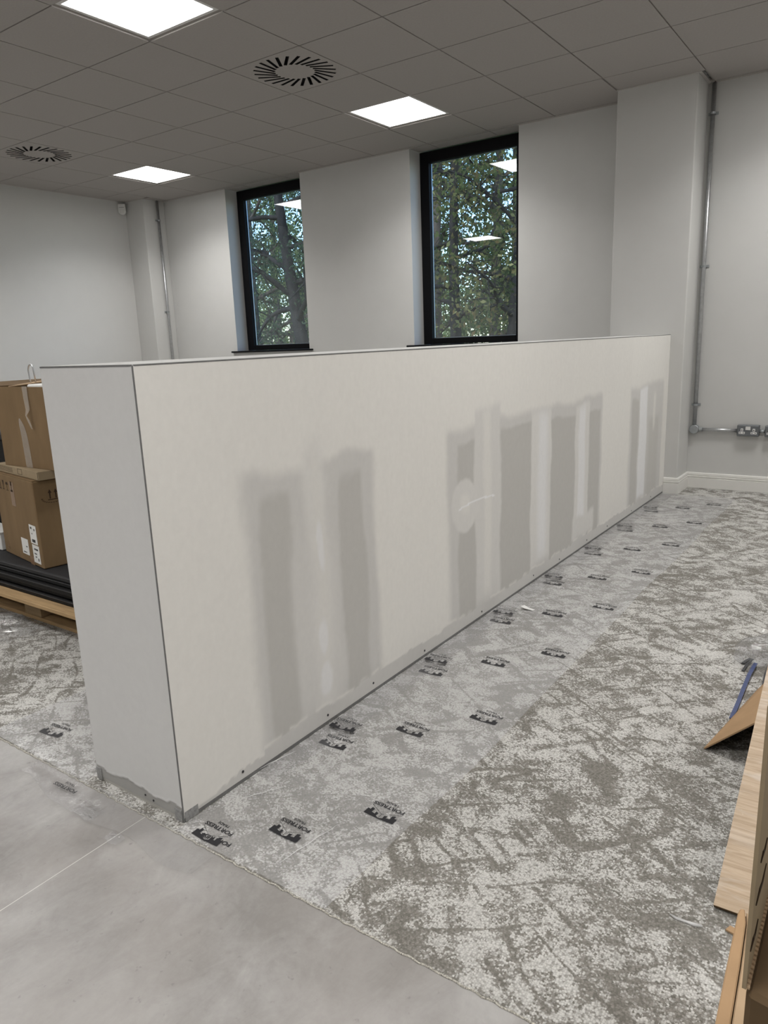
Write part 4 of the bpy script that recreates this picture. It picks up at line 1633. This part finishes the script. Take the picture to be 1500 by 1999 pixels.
# corrugated torn edge along the hinge
m = MB()
n = 26
for k in range(n):
    t = (k + .5) / n
    c_ = h0.lerp(h1, t)
    m.box(-0.0012, 0.0035, -0.0022, 0.0022, 0.0, 0.0030, Matrix.Translation(c_))
m.build('corrugated_edge', kraft_light, nb)
m = MB()
for k, (s0, s1, hh) in enumerate(((.10, .50, .10), (.15, .40, .15), (.02, .30, .05))):
    c0, c1 = h0.lerp(h1, s0) + upv * (hh / .36), h0.lerp(h1, s1) + upv * (hh / .36)
    e = Vector((0.0006, 0, 0))
    m.tube([c0 + e, c0.lerp(c1, .3) + e + Vector((0, 0, .004)), c0.lerp(c1, .6) + e - Vector((0, 0, .003)), c1 + e], [.0006, .0016, .0012, .0006], 5)
m.build('tear_marks', print_brown, nb)

# small litter on the carpet
lit = link('plastic_sliver', None or MB().tube([tuple(pix(u, v, 'z', .0035)) for u, v in ((1308, 1784), (1322, 1793), (1340, 1799), (1356, 1805), (1372, 1808))], [.0012, .003, .0026, .004, .002], 6).mesh('plastic_sliver', smooth=True), make_film('plastic_sliver', 0.5, (0.8, 0.8, 0.8), 0.3, 0.05, 20.0, 0.05))
tag(lit, 'thin curled sliver of clear plastic on the open carpet', 'litter')
sw = pix(1491, 1232, 'z', 0)
lit2 = box('paper_scrap', paper_white, None, sw.x - .004, sw.x + .004, sw.y - .02, sw.y + .02, 0.0008, 0.002)
tag(lit2, 'tiny white paper scrap on carpet beyond the plastic bag', 'litter')
sw = pix(1030, 1190, 'z', 0)
m = MB().prism([(-.03, -.012), (-.008, -.018), (.03, -.008), (.034, .010), (.008, .006), (-.022, .014)], 0, 0.0012, Matrix.Translation((sw.x, sw.y, 0.0085)) @ Matrix.Rotation(math.radians(12), 4, 'Y'))
lit3 = m.build('paper_scrap', paper_white)
tag(lit3, 'torn white paper scrap lying on the printed film', 'litter')
sw = pix(1428, 1818, 'z', 0)
lit4 = MB().prism([(-.010, -.006), (.008, -.010), (.012, .006), (-.004, .010)], 0, 0.004, Matrix.Translation((sw.x, sw.y, 0.001))).build('cardboard_crumb', kraft_tan)
tag(lit4, 'torn cardboard crumb on carpet against the flattened carton', 'litter')
sw = pix(1392, 1302, 'z', 0)

# ------------------------------------------------------------------ outside: ground and trees
gr = box('ground_outside', soil, None, -60, 40, YW + 0.31, 70, -0.6, -0.25)
tag(gr, 'grassy ground outside beneath the trees', 'ground', kind='structure')


def grow(rng, base, H, lean, crown_r, nprim, start, curve, rtrunk, droop=0.0, wob=0.25):
    """returns tubes (list of (pts, rads)) and twig points"""
    tubes, twigs = [], []
    n = 12
    tp = []
    ph = rng.uniform(0, 6.28, 2)
    for k in range(n):
        t = k / (n - 1)
        tp.append(np.array([base[0] + lean[0] * t + wob * math.sin(ph[0] + t * curve) * t, base[1] + lean[1] * t + wob * math.sin(ph[1] + t * curve * .8) * t, base[2] + H * t]))
    tubes.append((tp, [rtrunk * (1 - .85 * (k / (n - 1))) + .008 for k in range(n)]))

    def trunk(t):
        f = t * (n - 1)
        i = min(int(f), n - 2)
        return tp[i] + (tp[i + 1] - tp[i]) * (f - i)
    for b in range(nprim):
        t = start + (1 - start) * (b + rng.uniform(0, .8)) / nprim
        t = min(t, .98)
        p = trunk(t)
        az = b * 2.4 + rng.uniform(-.5, .5)
        L = crown_r * (1.05 - .65 * max(0, (t - start) / (1 - start))) * rng.uniform(.75, 1.15)
        el = rng.uniform(.15, .7) - droop
        pts, rad = [], []
        d = np.array([math.cos(az) * math.cos(el), math.sin(az) * math.cos(el), math.sin(el)])
        q_ = p.copy()
        m_ = 8
        r0 = rtrunk * (1 - .8 * t) * .45 + .008
        for k in range(m_):
            pts.append(q_.copy())
            rad.append(r0 * (1 - .85 * k / (m_ - 1)) + .003)
            d = d + rng.normal(0, .16, 3) + np.array([0, 0, -.03 - droop * .08])
            d /= np.linalg.norm(d)
            q_ = q_ + d * L / (m_ - 1)
        tubes.append((pts, rad))
        for k in range(2, m_):
            for s in range(3):
                d2 = d * .4 + rng.normal(0, .6, 3)
                d2 /= np.linalg.norm(d2)
                l2 = L * rng.uniform(.18, .42)
                a = pts[k]
                e1 = a + d2 * l2 * .5 + rng.normal(0, .05, 3)
                e2 = a + d2 * l2 + np.array([0, 0, -.06 * l2]) + rng.normal(0, .08, 3)
                tubes.append(([a, e1, e2], [rad[k] * .5 + .002, .005, .003]))
                for w in (.35, .6, .8, 1.0):
                    twigs.append(a + (e2 - a) * w)
    return tubes, np.array(twigs)


def tree(name, label, base, H, crown_r, nleaf, leaf_len, lmat, bmat, seed, lean=(0, 0), nprim=16, start=.25, curve=3.0, rtrunk=.14, droop=0.0, spread=.17, extra=None, group='trees outside the windows', zcap=9.5):
    rng = np.random.default_rng(seed)
    root = empty(name, base)
    tag(root, label, 'tree', group)
    tubes, tw = grow(rng, (0, 0, 0), H, lean, crown_r, nprim, start, curve, rtrunk, droop)
    m = MB()
    for i, (pts, rad) in enumerate(tubes):
        m.tube(pts, rad, 8 if i == 0 else 5, False)
    if extra:
        for pts, rad in extra:
            m.tube([tuple(Vector(p) - Vector(base)) for p in pts], rad, 7, False)
    m.build('trunk', bmat, root, smooth=True)
    tw = tw[tw[:, 2] < zcap]
    c = tw[rng.integers(0, len(tw), nleaf)] + rng.normal(0, spread, (nleaf, 3))
    d = rng.normal(0, 1, (nleaf, 3))
    d[:, 2] -= .5
    d /= np.linalg.norm(d, axis=1)[:, None]
    s = np.cross(d, rng.normal(0, 1, (nleaf, 3)))
    s /= np.linalg.norm(s, axis=1)[:, None]
    L = leaf_len * rng.uniform(.6, 1.2, nleaf)[:, None]
    nrm = np.cross(d, s)
    a = c
    b = c + d * L * .5 + s * L * .27 + nrm * L * .06
    e = c + d * L
    f = c + d * L * .5 - s * L * .27 + nrm * L * .06
    P = np.stack([a, b, e, f], 1).reshape(-1, 3)
    F = np.arange(nleaf * 4, dtype=np.int32)
    me = bpy.data.meshes.new('foliage')
    me.vertices.add(len(P))
    me.vertices.foreach_set('co', P.astype(np.float32).ravel())
    me.loops.add(len(F))
    me.loops.foreach_set('vertex_index', F)
    me.polygons.add(nleaf)
    me.polygons.foreach_set('loop_start', np.arange(0, nleaf * 4, 4, dtype=np.int32))
    me.polygons.foreach_set('loop_total', np.full(nleaf, 4, dtype=np.int32))
    me.update(calc_edges=True)
    fo = link('foliage', me, lmat, root)
    fo['kind'] = 'stuff'
    return root


GZ = -0.25


def at(u, y):
    p = pix(u, 620, 'y', y)
    return (p.x, y, GZ)


# seen through the window by the column
tree('beech_tree', 'yellowing broadleaf tree just outside the window nearest the column', at(985, 8.2), 6.6, 2.5, 8000, .10, leaf_yellow, bark_dark, 3, (.2, .1), 20, .18, 3, .10, .05)
tree('slender_tree', 'slender tree with a straight dark trunk behind the yellowing tree', at(898, 10.2), 8.5, 2.3, 6000, .095, leaf_yellow, bark_dark, 5, (-.25, 0), 18, .2, 3, .13)
tree('woodland_tree', 'green tree with grey trunk at the edge behind the yellowing tree', at(850, 13.5), 9.0, 2.8, 7000, .12, leaf_green, bark, 7, (.3, 0), 18, .15, 3, .20)
tree('woodland_tree', 'green tree further back between the dark trunk and window edge', at(965, 15.0), 10.0, 3.0, 7500, .13, leaf_green, bark, 9, (.1, 0), 18, .12, 3, .18)
tree('woodland_tree', 'tree with a pair of thick trunks low behind the yellowing tree', at(1003, 17.0), 10.5, 3.2, 6500, .14, leaf_dark, bark_dark, 12, (.1, 0), 18, .22, 3, .22)
# seen through the window near the far corner
tree('leaning_tree', 'leaning dark green tree outside the window nearest the far corner', at(606, 9.5), 8.2, 3.2, 10000, .085, leaf_dark, bark_dark, 21, (-1.6, .6), 20, .22, 2.6, .17, .15)
tree('woodland_tree', 'dark green tree to the side of the leaning tree', at(500, 13.0), 9.0, 3.0, 7500, .10, leaf_dark, bark, 23, (.2, 0), 18, .15, 3, .18)
tree('woodland_tree', 'light green low spreading tree behind the leaning tree', at(560, 15.5), 5.2, 3.6, 8000, .11, leaf_light, bark, 25, (.3, 0), 16, .10, 3, .15, .1)
tree('woodland_tree', 'tall green tree furthest behind the leaning tree', at(540, 21.0), 11.0, 3.8, 6000, .15, leaf_green, bark, 27, (.3, 0), 18, .15, 3, .20)
# the belt goes on beside the view
for k, (x, y, lm, lab) in enumerate(((0.6, 13.0, leaf_green, 'green woodland tree straight outside the window nearest the column'),
                                     (6.5, 15.0, leaf_yellow, 'yellowing woodland tree outside past the wall sockets'),
                                     (-2.0, 20.5, leaf_dark, 'dark woodland tree deeper in the belt straight out from the windows'),
                                     (5.0, 22.5, leaf_green, 'green woodland tree deeper in the belt past the wall sockets'),
                                     (-17.5, 13.0, leaf_green, 'green woodland tree out past the far corner column'))):
    tree('woodland_tree', lab, (x, y, GZ), 9.0, 2.7, 7000, .14, lm, bark, 60 + k, (.2, 0), 18, .12, 3, .17)
# distant belt
for k, (u, y, lm, lab) in enumerate(((500, 34, leaf_light, 'low pale green tree far beyond the leaning tree'),
                                     (610, 30, leaf_green, 'low dark green tree far beyond the leaning tree'),
                                     (850, 30, leaf_light, 'low pale green tree far beyond the slender dark trunk'),
                                     (985, 33, leaf_green, 'low dark green tree far beyond the yellowing tree'))):
    tree('distant_tree', lab, at(u, y), 4.6, 2.3, 5000, .22, lm, bark, 40 + k, (0, 0), 14, .06, 3, .14, .1, .3)
